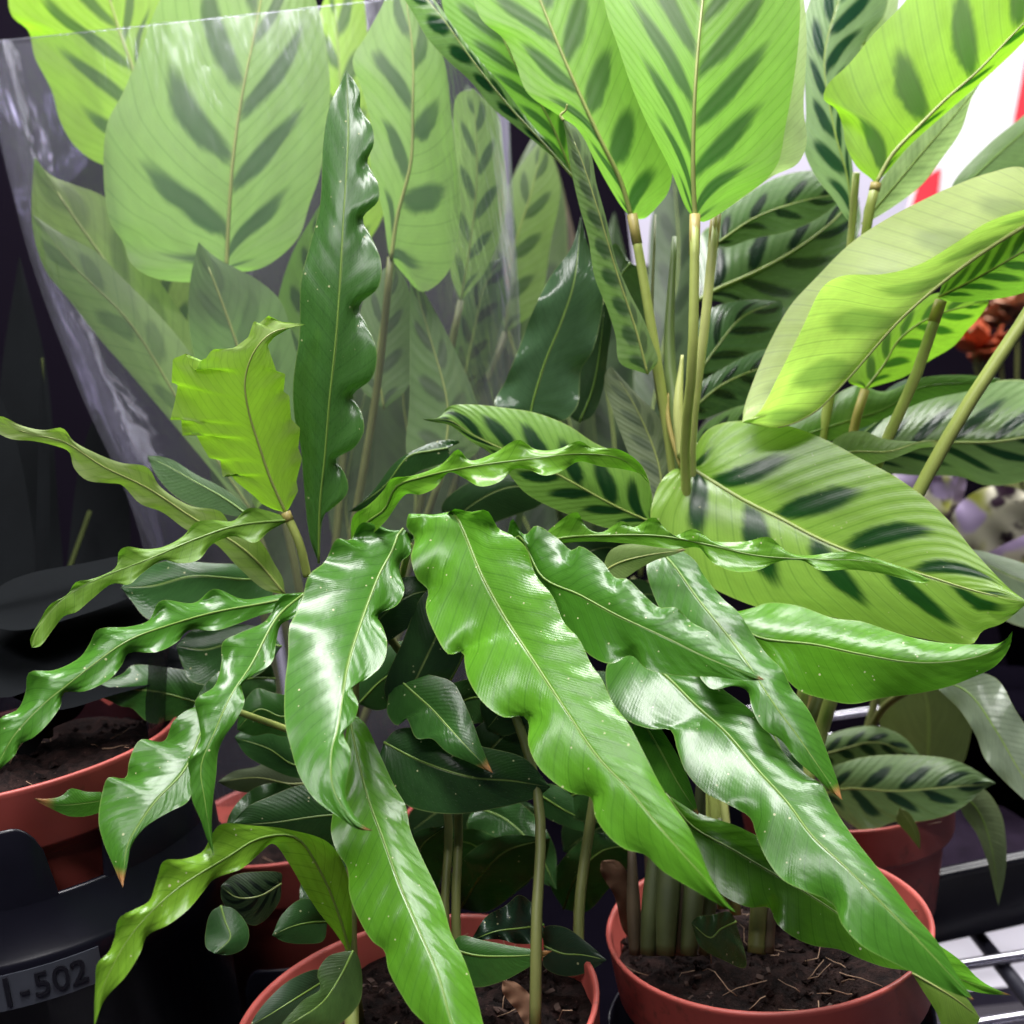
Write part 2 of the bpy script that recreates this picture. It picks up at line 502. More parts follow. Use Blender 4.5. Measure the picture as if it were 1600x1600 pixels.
def stem(plant, pts, r, mat=None, joint=False):
    q = [at(*p) for p in pts]
    o = tube('stem', q, r, plant, mat or M_STEM, 8, 18)
    if joint:
        a, b = q[-2], q[-1]
        Vt, Ft = tube_geo([b.lerp(a, 0.28), b.lerp(a, 0.15), b.lerp(a, 0.0)], ((r[-1] if isinstance(r, tuple) else r) * 1.12,) * 2, 8)
        mesh('stem_joint', Vt, Ft, o, M_JOINT)
    return o

# ------------------------------------------------------------------ pots
def pot(plant, c, r, h, fill=0.012, clods=160, seed=1, fibres=24):
    """c = centre of the rim; tapered plastic pot with a stepped collar, soil, clods and root fibres"""
    rnd = random.Random(seed)
    s = r / 0.06
    prof = [(0.0, -h), (r * 0.70, -h), (r * 0.735, -h + 0.003), (r * 0.87, -0.027 * s), (r * 0.88, -0.0245 * s), (r * 0.955, -0.0235 * s), (r * 0.965, -0.022 * s),
            (r * 0.992, -0.0022), (r, -0.0008), (r * 0.995, 0.0), (r * 0.975, 0.0), (r * 0.962, -0.0012),
            (r * 0.945, -0.022 * s), (r * 0.86, -0.028 * s), (r * 0.80, -h * 0.6), (0.0, -h * 0.6)]
    V, Fc = lathe_geo(prof, c, 72)
    mesh('pot', V, Fc, plant, M_POT)
    # soil
    V, Fc = [], []
    nr, ns = 16, 60
    R0 = r * 0.957
    for i in range(nr + 1):
        for k in range(ns):
            rr = R0 * i / nr; a = 2 * math.pi * k / ns
            x, y = rr * math.cos(a), rr * math.sin(a)
            z = -fill + 0.0045 * noise.noise(Vector((x * 70 + seed, y * 70, 1.3))) + 0.0025 * noise.noise(Vector((x * 260, y * 260 + seed, 4.1)))
            z += 0.004 * (1 - (i / nr) ** 2)
            V.append(Vector((c[0] + x, c[1] + y, c[2] + z)))
    for i in range(nr):
        for k in range(ns):
            k2 = (k + 1) % ns
            Fc.append((i * ns + k, (i + 1) * ns + k, (i + 1) * ns + k2, i * ns + k2))
    so = mesh('soil', V, Fc, plant, M_SOIL)
    V, Fc = [], []
    for _ in range(clods):
        a = rnd.random() * 6.283; rr = R0 * math.sqrt(rnd.random()) * 0.96
        p = Vector((c[0] + rr * math.cos(a), c[1] + rr * math.sin(a), c[2] - fill + 0.003 * (1 - (rr / R0) ** 2) + 0.0012))
        sz = rnd.uniform(0.0005, 0.0020)
        b = len(V)
        for dx, dy, dz in ((1, 0, 0), (-1, 0, 0), (0, 1, 0), (0, -1, 0), (0, 0, 1), (0, 0, -1)):
            V.append(p + Vector((dx, dy, dz * 0.8)) * sz * rnd.uniform(0.6, 1.3) + Vector((rnd.uniform(-.3, .3), rnd.uniform(-.3, .3), 0)) * sz)
        for t in ((0, 2, 4), (2, 1, 4), (1, 3, 4), (3, 0, 4), (2, 0, 5), (1, 2, 5), (3, 1, 5), (0, 3, 5)):
            Fc.append(tuple(b + q for q in t))
    if clods:
        cl = mesh('soil_crumbs', V, Fc, plant, M_SOIL, False); cl['kind'] = 'stuff'
    V, Fc = [], []
    for _ in range(clods // 12):
        a = rnd.random() * 6.283; rr = R0 * math.sqrt(rnd.random()) * 0.95
        p = Vector((c[0] + rr * math.cos(a), c[1] + rr * math.sin(a), c[2] - fill + 0.003 * (1 - (rr / R0) ** 2) + 0.0018))
        m3 = Matrix.Rotation(rnd.random() * 6.28, 3, 'Z') @ Matrix.Rotation(rnd.uniform(-.7, .7), 3, 'X')
        sx, sy, sz = rnd.uniform(.0007, .0026), rnd.uniform(.0005, .0011), rnd.uniform(.0003, .0006)
        b = len(V)
        V += [p + m3 @ Vector((x * sx * rnd.uniform(.6, 1.1), y * sy * rnd.uniform(.6, 1.1), z * sz)) for x in (-1, 1) for y in (-1, 1) for z in (-1, 1)]
        Fc += [tuple(b + q for q in f_) for f_ in ((0, 1, 3, 2), (4, 6, 7, 5), (0, 4, 5, 1), (2, 3, 7, 6), (0, 2, 6, 4), (1, 5, 7, 3))]
    if clods:
        bk = mesh('bark_chips', V, Fc, plant, M_BARK, False); bk['kind'] = 'stuff'
    V, Fc = [], []
    for _ in range(fibres):
        a = rnd.random() * 6.283; rr = R0 * math.sqrt(rnd.random()) * 0.9
        p = Vector((c[0] + rr * math.cos(a), c[1] + rr * math.sin(a), c[2] - fill + 0.004))
        dr = Vector((rnd.uniform(-1, 1), rnd.uniform(-1, 1), rnd.uniform(-.1, .5))).normalized()
        ln = rnd.uniform(0.006, 0.02)
        pts = [p + dr * ln * q + Vector((rnd.uniform(-1, 1), rnd.uniform(-1, 1), rnd.uniform(-.4, .6))) * ln * 0.12 for q in (0, .3, .6, 1)]
        vt, ft = tube_geo(pts, (0.00025, 0.00012), 4)
        b = len(V); V += vt; Fc += [tuple(b + q for q in f_) for f_ in ft]
    if fibres:
        fb = mesh('root_fibres', V, Fc, plant, M_FIBRE); fb['kind'] = 'stuff'

# ------------------------------------------------------------------ the setting
SHELF = 0.022
V, Fc = box_geo(-3, 3, -1.5, 3.2, -0.95, -0.90)
tag(mesh('floor', V, Fc, None, M_FLOOR, False), kind='structure')
V, Fc = box_geo(-3, 3, 2.30, 2.36, -0.9, 2.6)
tag(mesh('wall', V, Fc, None, M_WALL, False), kind='structure')
area('wall_fill_lamp', (0.7, 1.35, 1.9), (0.55, 2.3, 0.5), 1.6, 0.3, 62)  # fill lamp added to brighten the back wall

def panel(name, x0, x1, y0, y1, z0, z1, label):
    V, Fc = box_geo(x0, x1, y0, y1, z0, z1)
    return tag(bevel(mesh(name, V, Fc, None, M_DARKBACK, False), 0.003), label, 'shelf panel')
panel('shelf_back_panel', -1.1, -0.22, 0.93, 0.945, -0.05, 0.86, 'tall dark purple back panel behind the film wrapped plant at left')
panel('middle_dark_backing', -0.217, 0.13, 0.95, 0.965, -0.05, 0.80, 'dark backing added as shade behind the tall upright stems in the middle')  # dark backing added in place of shade in the gaps behind the stems
panel('low_back_panel', 0.133, 0.95, 0.95, 0.965, -0.05, 0.40, 'low dark back panel behind the striped leaves at right')

# wire shelf: chrome rods and two black cross rails
sh = thing('wire_shelf', (0, 0.3, SHELF), 'chrome wire shelf rack under the black plant carriers', 'wire shelf')
def rod(a, b, r, mat, name='wire'):
    pts = [Vector(a).lerp(Vector(b), i / 4) for i in range(5)]
    V, Fc = tube_geo(pts, (r, r), 8); mesh(name, V, Fc, sh, mat)
for i in range(15):
    y = 0.235 + i * 0.045
    rod((-0.62, y, SHELF - 0.0036), (0.62, y + 0.05, SHELF - 0.0036), 0.0028, M_WIRE)
for x in (-0.45, -0.215, 0.0, 0.20, 0.44):
    rod((x, 0.22, SHELF - 0.0105), (x + 0.02, 0.92, SHELF - 0.0105), 0.0038, M_DWIRE, 'cross_rail')

oul = [(-0.115, 0.262), (0.145, 0.262), (0.145, 0.93), (-0.32, 0.93), (-0.32, 0.47), (-0.115, 0.47)]
V = [Vector((x, y, z)) for z in (SHELF, SHELF - 0.0005) for x, y in oul]
Fc = [tuple(range(6)), tuple(range(11, 5, -1))] + [(i, i + 6, (i + 1) % 6 + 6, (i + 1) % 6) for i in range(6)]
tag(bevel(mesh('shade_sheet', V, Fc, None, M_SHADE_BLACK, False), 0.0002), 'thin black sheet added as shade on the wire shelf between the carriers', 'shade sheet')  # black sheet added to stand in for the shade under the plants
# white liner board on the shelf below
V, Fc = [], []
c_ = [at(1415, 1556, 0.70), at(1720, 1530, 0.70), at(1720, 1420, 0.80), at(1415, 1420, 0.80)]
zb = -0.11
def drop(x, y, z):
    """point where the ray of a photo pixel meets the level z"""
    o = CM.translation; dr = at(x, y, 1.0) - o
    return o + dr * ((z - o.z) / dr.z)
q = [drop(1380, 1562, zb), drop(1760, 1522, zb), drop(1760, 1380, zb), drop(1380, 1380, zb)]
V = [v + Vector((0, 0, dz)) for dz in (0, -0.012) for v in q]
Fc = [(0, 1, 2, 3), (7, 6, 5, 4), (0, 4, 5, 1), (1, 5, 6, 2), (2, 6, 7, 3), (3, 7, 4, 0)]
tag(mesh('liner_board', V, Fc, None, M_LINER, False), 'white board lying below the wire shelf at lower right', 'board')

# black tray with a raised lip at right
tr_ = thing('plant_tray', drop(1520, 1400, 0.06), 'long black plastic tray holding the small red pot at right', 'tray')
f0, f1 = drop(1330, 1396, 0.058), drop(1700, 1318, 0.058)
dx = (f1 - f0).normalized(); dy = Vector((-dx.y, dx.x, 0))
def tray_box(name, u0, u1, v0, v1, z0, z1, mat=M_BLACK):
    V, Fc = box_geo(u0, u1, v0, v1, 0, 1)
    V = [Vector((f0.x, f0.y, 0)) + dx * v.x + dy * v.y + Vector((0, 0, z0 + (z1 - z0) * v.z)) for v in V]
    return bevel(mesh(name, V, Fc, tr_, mat, False), 0.0015)
tlen = (f1 - f0).length
tray_box('front_wall', 0, tlen, 0, 0.004, SHELF, 0.060)
tray_box('front_lip', -0.001, tlen, -0.004, 0.0, 0.0565, 0.0605)
tray_box('deck', 0, tlen, 0.0042, 0.22, 0.045, 0.050, plain('dusty_black_plastic', (0.014, 0.009, 0.018), 0.9, 1.4, 120, 0.3, 0.05))
tray_box('end_wall', -0.0042, 0, 0, 0.22, SHELF, 0.058)

# white price sign with red bands, upper right
sg = thing('price_sign', at(1560, 330, 1.0), 'white sign with red bands behind the lime leaf at upper right', 'sign')
def slab(name, pix, d, th, mat, par):
    n_ = len(pix)
    V = [at(x, y, d) for x, y in pix] + [at(x, y, d + th) for x, y in pix]
    Fc = [tuple(range(n_)), tuple(reversed(range(n_, 2 * n_)))] + [(i, i + n_, (i + 1) % n_ + n_, (i + 1) % n_) for i in range(n_)]
    return mesh(name, V, Fc, par, mat, False)
slab('sign_board', P('1700,-60 1510,-60 1395,420 1585,420'), 1.0, 0.006, M_WHITE, sg)
slab('red_band', P('1660,20 1616,20 1584,190 1630,190'), 0.997, 0.002, M_RED, sg)
slab('red_band', P('1470,262 1436,282 1421,335 1462,335'), 0.997, 0.002, M_RED, sg)

# ------------------------------------------------------------------ round black carriers
def carrier(c, floor_z, top_z, r, label, grp, tabs=True, rot=0.0):
    o = thing('plant_carrier', Vector((c[0], c[1], SHELF)), label, 'plant carrier', grp)
    body = [(0, 0.0), (r * 0.86, 0.0), (r * 0.90, 0.003), (r * 0.93, top_z - SHELF - 0.062), (r * 1.0, top_z - SHELF - 0.060), (r * 1.005, top_z - SHELF - 0.045),
            (r * 1.0, top_z - SHELF - 0.0435), (r * 0.975, top_z - SHELF - 0.0425), (r * 0.972, top_z - SHELF - 0.026), (r * 0.968, top_z - SHELF - 0.0252), (r * 0.945, top_z - SHELF - 0.0252),
            (r * 0.94, top_z - SHELF - 0.035), (r * 0.90, floor_z - SHELF), (0, floor_z - SHELF)]
    body = [(a, max(b, 0.0)) for a, b in body]
    V, Fc = lathe_geo(body, (c[0], c[1], SHELF), 80)
    mesh('body', V, Fc, o, M_BLACK)
    if tabs:
        for kx in range(6):
            a0 = rot + kx * math.pi / 3 + R_(6.5); a1 = rot + (kx + 1) * math.pi / 3 - R_(6.5)
            V, Fc = [], []
            ns = 26
            for i in range(ns + 1):
                u = i / ns; a = a0 + (a1 - a0) * u
                e = min(u, 1 - u) / 0.20
                hgt = 0.026 * (1 if e >= 1 else math.sqrt(max(0, 1 - (1 - e) ** 2)) ** 0.9)
                zt = top_z - 0.0262 + max(hgt, 0.0004)
                for rr, zz in ((r * 0.972, top_z - 0.0262), (r * 0.968, zt - 0.0008), (r * 0.962, zt), (r * 0.950, zt), (r * 0.943, zt - 0.0008), (r * 0.943, top_z - 0.0262)):
                    V.append(Vector((c[0] + rr * math.cos(a), c[1] + rr * math.sin(a), zz)))
            for i in range(ns):
                for j in range(5):
                    b = i * 6 + j
                    Fc.append((b, b + 6, b + 7, b + 1))
            mesh('tab', V, Fc, o, M_BLACK)
    return o

cA, cB, cD = at(652, 1572, 0.36), at(1195, 1436, 0.416), at(30, 1162, 0.415)
cC, cE = at(470, 1268, 0.54), at(1318, 1228, 0.525)
carrier(cA, SHELF + 0.004, 0.075, 0.066, 'black round carrier under the front middle pot of wavy leaves', 'round black plant carriers')
carrier(cB, SHELF + 0.004, 0.072, 0.0675, 'black round carrier under the front right pot', 'round black plant carriers')
carrier(cC, SHELF + 0.004, 0.082, 0.0655, 'black round carrier behind, under the pot of the film wrapped plant', 'round black plant carriers')
DT = cD.z - 0.010
crD = carrier(cD, cD.z - 0.075, DT, 0.068, 'black round carrier with moulded numbers at lower left', 'round black plant carriers', True, R_(-64.4 + 9.5))
# label band with moulded characters
def arc_plate(name, par, c, r0, r1, a0, a1, z0, z1, mat):
    V, Fc = lathe_geo([(r0, z0), (r1, z0), (r1, z1), (r0, z1), (r0, z0)], (c[0], c[1], 0), 24, a0, a1)
    return mesh(name, V, Fc, par, mat, False)
lab = arc_plate('label_band', crD, cD, 0.0675, 0.0689, R_(-64.4 - 54), R_(-64.4 + 10), DT - 0.0585, DT - 0.0465, M_GREYPL)
def glyph(ch, ang, z, size, par):
    cu = bpy.data.curves.new('glyph', 'FONT'); cu.body = ch; cu.size = size; cu.extrude = 0.0005
    cu.align_x = 'CENTER'; cu.align_y = 'CENTER'
    tmp = bpy.data.objects.new('glyph_source', cu); col_.objects.link(tmp)
    dg = bpy.context.evaluated_depsgraph_get()
    me = bpy.data.meshes.new_from_object(tmp.evaluated_get(dg))
    bpy.data.objects.remove(tmp); 
    r = 0.0692
    p = Vector((cD[0] + r * math.cos(ang), cD[1] + r * math.sin(ang), z))
    m = Matrix.Translation(p - origin(par)) @ Matrix.Rotation(ang + math.pi / 2, 4, 'Z') @ Matrix.Rotation(math.pi / 2, 4, 'X')
    me.transform(m)
    return link('moulded_character', me, par, M_BLACK_TXT, False)
for ch, px_ in (('1', 14), ('-', 38), ('5', 64), ('0', 92), ('2', 119)):
    glyph(ch, R_(-64.4) + (px_ - 96) * 0.352 / F / 0.068, DT - 0.0526, 0.0118 if ch != '1' else 0.0145, lab)

# ------------------------------------------------------------------ potted plants
pA = thing('potted_plant', Vector((cA.x, cA.y, SHELF + 0.004)), 'wavy edged glossy green plant in the front middle terracotta pot', 'potted plant', 'potted plants on the shelf')
pB = thing('potted_plant', Vector((cB.x, cB.y, SHELF + 0.004)), 'tall striped prayer plant in the front right terracotta pot', 'potted plant', 'potted plants on the shelf')
pC = thing('potted_plant', Vector((cC.x, cC.y, SHELF + 0.004)), 'striped prayer plant inside the clear film sleeve at left', 'potted plant', 'potted plants on the shelf')
pD = thing('potted_plant', Vector((cD.x, cD.y, cD.z - 0.075)), 'dim plant in the red pot held by the numbered black carrier', 'potted plant', 'potted plants on the shelf')
pE = thing('potted_plant', Vector((cE.x, cE.y, 0.050)), 'low dark banded plant in the small red pot on the black tray', 'potted plant', 'potted plants on the shelf')
pot(pA, cA, 0.060, cA.z - SHELF - 0.004, 0.013, 700, 3, 40)
pot(pB, cB, 0.0605, cB.z - SHELF - 0.004, 0.014, 800, 4, 46)
pot(pC, cC, 0.058, cC.z - SHELF - 0.004, 0.012, 60, 5, 6)
pot(pD, cD, 0.0585, 0.075, 0.010, 200, 6, 14)
pot(pE, cE, 0.050, cE.z - 0.050, 0.012, 60, 7, 6)

# ------------------------------------------------------------------ plant A: wavy glossy leaves
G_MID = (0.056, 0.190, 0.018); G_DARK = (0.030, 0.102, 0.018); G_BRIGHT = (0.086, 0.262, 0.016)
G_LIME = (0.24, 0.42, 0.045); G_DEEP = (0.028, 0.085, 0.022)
W = dict(rough=0.245, tr=0.20, speck=1.0)
def wl(mid, L, R, d, colr=G_MID, plant=None, **kw):
    k = dict(W); k.update(kw)
    return leaf(plant or pA, mid, L, R, d, colr, **k)

# big middle leaf
wl('668,850 685,812 705,800 756,905 790,966 837,1037 889,1117 936,1185 984,1235 1034,1296 1085,1354 1151,1426',
   '645,815 640,800 635,824 648,841 642,871 652,905 669,922 665,949 679,989 702,1023 723,1018 726,1037 731,1060 754,1097 788,1121 818,1119 826,1130 825,1161 839,1195 869,1225 896,1240 923,1246 930,1276 950,1306 977,1327 1007,1335 1034,1360 1085,1391 1132,1418',
   '690,830 706,796 736,800 760,797 780,827 790,831 821,854 837,898 864,932 881,972 905,999 925,1040 940,1060 957,1097 984,1134 1007,1178 1031,1225 1051,1256 1078,1296 1098,1340 1109,1367 1129,1401',
   (0.395, 0.372, 0.345, 0.325, 0.31, 0.30), G_BRIGHT, dl=(0.1, 0.25, 0.3), dr=(0.1, 0.25, 0.3), nu=96, nv=11, rip=1.3)
# leaf left of it
wl('640,850 628,826 612,862 594,895 567,966 544,1040 529,1134 518,1178 520,1229 536,1262 556,1286 583,1298',
   '590,820 564,817 547,844 527,841 507,878 483,898 472,935 462,959 452,979 450,1026 445,1070 445,1127 455,1171 468,1212 492,1249 529,1276 556,1295',
   '650,840 640,832 642,864 625,880 626,898 632,922 621,945 590,962 598,979 605,1006 598,1037 575,1060 551,1074 560,1100 553,1125 537,1145 548,1175 545,1200 540,1240 550,1268 568,1290',
   (0.39, 0.37, 0.345, 0.325, 0.312), G_MID, dl=0.25, dr=0.3, nu=84, nv=11, rip=1.5, tip=0.04)
# leaf right of the middle
wl('790,850 812,838 848,902 905,929 966,962 1040,996 1110,1030 1195,1062',
   '795,825 800,810 820,836 837,821 871,841 894,860 905,853 939,875 962,903 979,904 1006,929 1030,949 1056,949 1080,972 1111,989 1135,1015 1154,1026 1180,1052',
   '800,862 838,902 860,932 871,952 885,983 925,1026 956,1037 986,1024 1010,1045 1060,1056 1120,1058 1165,1064',
   (0.39, 0.37, 0.35, 0.335, 0.32), G_MID, dl=(0.6, 0.6), dr=(-0.1, 0.1), nu=76, rip=1.5, tip=0.03)
# long leaf to the lower right
wl('985,1000 1010,1030 1045,1060 1085,1100 1136,1146 1186,1205 1229,1252 1269,1306 1316,1350 1364,1397 1431,1465 1522,1563',
   '950,1035 947,1070 960,1107 984,1128 1018,1139 1048,1141 1058,1171 1071,1205 1102,1239 1136,1256 1173,1279 1180,1300 1195,1337 1222,1374 1262,1394 1300,1411 1316,1445 1347,1478 1397,1505 1431,1522 1482,1549',
   '1010,1005 1060,1035 1100,1055 1134,1080 1178,1114 1208,1154 1229,1181 1262,1212 1284,1225 1303,1262 1330,1303 1364,1347 1397,1387 1428,1428 1465,1472 1495,1522',
   (0.40, 0.375, 0.35, 0.33, 0.315, 0.305), G_MID, dl=(0.0, 0.1, 0.1), dr=(0.35, 0.4, 0.4), nu=96, nv=11, rip=1.2, tip=0.012)
# darker leaf below it
wl('1040,1240 1080,1290 1144,1327 1195,1357 1260,1395 1330,1440 1420,1495 1500,1530 1580,1555',
   '1060,1275 1075,1320 1100,1370 1128,1398 1171,1418 1202,1418 1212,1441 1236,1462 1269,1477 1313,1484 1337,1495 1381,1511 1414,1516 1450,1522 1500,1543 1540,1553',
   '1090,1270 1150,1290 1210,1320 1270,1350 1330,1390 1400,1430 1450,1465 1500,1500 1530,1530 1555,1545',
   (0.40, 0.385, 0.37, 0.36, 0.355), G_BRIGHT, dl=(-0.1, 0.1), dr=(0.4, 0.5), nu=72, tip=0.03, rip=1.3)
# small curled tip under it
wl('1425,1520 1460,1540 1495,1562 1532,1592', '1440,1545 1462,1580 1480,1615 1515,1615', '1450,1522 1490,1540 1515,1565',
   (0.355, 0.35, 0.35), G_LIME, dl=0.3, dr=0.2, nu=30, under=True)
# leaf with hanging point at right centre
wl('1020,850 1050,880 1090,935 1150,1010 1212,1104 1249,1154 1289,1212 1316,1250',
   '1010,885 1030,950 1070,1010 1097,1063 1114,1077 1148,1072 1168,1080 1175,1107 1192,1138 1222,1158 1242,1185 1276,1215 1302,1240',
   '1060,858 1085,875 1100,899 1129,935 1154,957 1180,997 1198,1022 1223,1047 1237,1076 1262,1107 1279,1141 1296,1185 1310,1225',
   (0.41, 0.39, 0.365, 0.35, 0.34), G_MID, dl=(0.1, 0.2), dr=(0.5, 0.4), nu=72, rip=1.4, tip=0.06)
# broad leaf pointing right under the striped one
wl('1130,950 1165,985 1190,997 1274,1007 1346,1022 1430,1035 1510,1030 1560,1012 1582,986',
   '1150,955 1175,950 1201,942 1245,946 1303,966 1346,971 1401,989 1455,1002 1527,1007 1564,1004 1578,992',
   '1150,985 1180,1010 1194,1022 1223,1055 1250,1080 1279,1090 1330,1100 1381,1090 1431,1084 1482,1073 1516,1060 1556,1040 1578,1010',
   (0.41, 0.395, 0.375, 0.36, 0.355), G_BRIGHT, dl=(0.8, 0.7), dr=(-0.15, 0.35), nu=70, wave=0.0010)
# small leaf with brown point, middle
wl('612,1050 644,1080 674,1107 708,1144 740,1178 770,1208', '605,1070 607,1087 605,1114 620,1134 634,1122 651,1154 674,1154 698,1175 735,1192',
   '640,1052 670,1054 708,1067 725,1097 738,1127 752,1165', (0.395, 0.38, 0.365, 0.36), G_DARK, dl=0.3, dr=0.4, nu=48, tip=0.12, rip=1.4)
# long hanging leaf at the bottom
wl('545,1110 556,1171 576,1249 597,1306 624,1381 651,1445 684,1522 706,1600 740,1690',
   '540,1150 530,1220 519,1276 517,1300 526,1330 543,1357 546,1398 563,1441 583,1472 600,1485 607,1516 624,1549 644,1580 664,1600 700,1650',
   '570,1130 590,1171 617,1229 634,1259 641,1296 658,1337 674,1370 691,1408 705,1458 725,1499 739,1539 752,1587 760,1640',
   (0.385, 0.365, 0.34, 0.32, 0.305), G_BRIGHT, dl=(0.25, 0.3), dr=(0.35, 0.4), nu=90, nv=11, rip=1.5)
# narrow twisting leaf at left
wl('478,925 435,962 392,1040 362,1085 335,1145 314,1198 320,1250 327,1296 334,1337',
   '440,932 415,970 372,990 348,1003 346,1035 335,1072 305,1094 309,1121 313,1158 294,1188 297,1215 300,1249 314,1283 324,1313',
   '470,960 440,975 432,1000 425,1035 395,1055 378,1070 382,1097 368,1127 351,1151 341,1175 338,1208 333,1249 331,1290',
   (0.385, 0.365, 0.345, 0.335, 0.33), G_MID, dl=(0.3, 0.1), dr=(0.3, 0.5), nu=72, rip=1.5)
# leaf with dry point at lower left
wl('330,1095 312,1150 287,1205 246,1249 219,1286 199,1323 192,1387',
   '310,1103 290,1111 270,1128 256,1158 219,1156 202,1188 196,1215 169,1215 159,1242 154,1283 162,1317 179,1357',
   '328,1140 318,1190 304,1222 294,1252 270,1266 246,1279 223,1296 206,1320 199,1350',
   (0.375, 0.355, 0.34, 0.33), G_MID, dl=(0.5, 0.3), dr=(-0.1, 0.2), nu=66, rip=1.5, tip=0.10)
wl('190,1245 152,1252 101,1258 75,1256 52,1247', '160,1238 135,1237 111,1232 95,1244 72,1248', '152,1271 111,1276 81,1264 65,1256',
   (0.365, 0.355, 0.35), G_MID, dl=0.4, dr=0.0, nu=36, tip=0.28, rib=False)
# bright leaf folding over at lower left
wl('549,1495 530,1430 500,1360 462,1308 405,1310 354,1340 304,1370 270,1394 236,1425 202,1465 176,1509 155,1560 147,1606',
   '522,1455 500,1428 478,1395 452,1350 426,1318 405,1334 378,1357 334,1374 317,1394 294,1421 263,1445 230,1462 219,1489 196,1526 165,1560 155,1582',
   '550,1440 545,1374 515,1318 450,1296 398,1290 345,1288 331,1303 317,1330 287,1342 256,1345 246,1370 233,1408 216,1418 186,1435 179,1465 169,1489 152,1505 149,1539 147,1573',
   (0.372, 0.362, 0.35, 0.335, 0.322, 0.315, 0.31), (0.16, 0.34, 0.025), dl=(0.2, -0.2, 0.0), dr=(0.2, 0.2, 0.4), nu=96, rip=1.5, tr=0.3)
# long leaf reaching to the left edge
wl('480,928 415,942 338,956 270,975 202,1000 149,1036 106,1070 64,1104 21,1151 -18,1225',
   '440,928 380,936 334,920 304,942 250,939 233,969 202,979 152,984 140,1006 125,1027 85,1047 45,1051 40,1081 28,1108 0,1123 -16,1170',
   '450,948 405,962 338,985 295,985 276,1004 244,1019 200,1021 191,1038 174,1059 149,1074 128,1081 100,1083 94,1104 74,1132 51,1153 32,1163 23,1180 0,1202',
   (0.385, 0.37, 0.35, 0.34, 0.33), G_MID, dl=(0.7, 0.4), dr=(-0.2, 0.1), nu=88, rip=1.5)
# light matt leaf above it
wl('455,812 371,821 304,843 236,872 169,898 118,922 84,949 57,989 50,1012',
   '425,800 388,794 364,814 330,812 304,817 287,837 256,854 226,858 199,854 186,861 182,885 162,898 142,905 118,910 105,929 78,945 61,972 47,1000',
   '422,829 398,848 365,838 331,851 310,875 280,880 256,875 223,895 202,913 176,912 145,935 118,957 101,962 81,986 62,1010',
   (0.395, 0.38, 0.37, 0.36), (0.17, 0.34, 0.04), dl=(0.4, 0.2), dr=(0.0, 0.2), nu=80, rip=1.4, speck=0.2, rough=0.4, tr=0.32)
# lime leaf seen from below, running out at the left edge
wl('445,928 405,880 370,850 300,808 230,762 160,728 100,690 50,678 -25,655',
   '442,905 429,881 405,844 364,824 344,799 297,790 250,760 230,730 189,723 152,709 115,689 98,669 68,672 34,665 0,650',
   '415,922 371,885 338,851 290,827 253,800 219,787 189,757 169,755 135,750 115,730 108,706 84,696 51,689 17,686 -10,672',
   (0.40, 0.395, 0.385, 0.375), (0.24, 0.36, 0.06), dl=0.2, dr=(-0.1, 0.1), nu=76, under=True, speck=0, rough=0.4, tr=0.40)
# upright lime leaf with toothed edge, underside
wl('446,800 422,746 405,696 388,640 383,594 398,548 425,520 478,507',
   '430,797 408,787 398,776 368,752 358,738 348,747 344,719 327,716 317,699 304,675 285,681 283,655 266,656 273,628 278,600 268,598 270,560 283,556 290,552 297,570 306,580 314,562 321,561 331,546 365,544 388,527 397,500 402,508 419,493 439,503 460,505',
   '452,794 466,767 463,752 472,716 466,700 469,669 455,655 452,618 443,612 446,584 432,580 425,560 418,540 428,527 450,514',
   (0.395, 0.39, 0.385, 0.38, 0.378, 0.385), (0.30, 0.50, 0.035), dl=0.15, dr=0.25, nu=110, under=True, sharp=True, speck=0, rough=0.45, tr=0.52, rip=0.8)
# tall upright dark leaf
wl('498,880 500,787 507,720 514,635 527,506 537,337 544,202 541,110',
   '484,840 475,760 470,700 460,650 458,600 468,520 470,440 485,380 500,320 505,220 515,165 532,130',
   '507,804 520,794 544,767 537,736 524,719 554,699 569,672 564,642 551,618 581,591 589,550 574,510 561,479 591,449 596,412 584,378 567,341 591,314 591,287 574,253 584,226 581,196 564,172 562,142',
   (0.405, 0.395, 0.39, 0.395, 0.41), (0.050, 0.140, 0.030), dl=(0.3, 0.4), dr=(0.1, 0.2), nu=100, nv=11, rip=1.25, tr=0.25, rough=0.28)
# horizontal wavy light leaf
wl('548,850 575,815 601,796 620,760 662,745 719,732 770,724 837,716 905,709 973,718 1016,757',
   '552,806 575,790 600,765 611,748 645,743 689,726 716,702 733,719 770,709 810,687 837,702 871,702 905,689 925,699 966,702 999,723',
   '560,850 601,816 635,772 655,773 679,763 702,738 723,746 750,760 780,753 804,733 824,733 851,743 878,736 905,721 939,729 972,733 1003,742',
   (0.39, 0.375, 0.36, 0.35, 0.345, 0.352, 0.36), (0.15, 0.35, 0.03), dl=(0.3, 0.7, 0.5), dr=(0.0, -0.3, 0.1), nu=90, rip=1.8, tr=0.26)
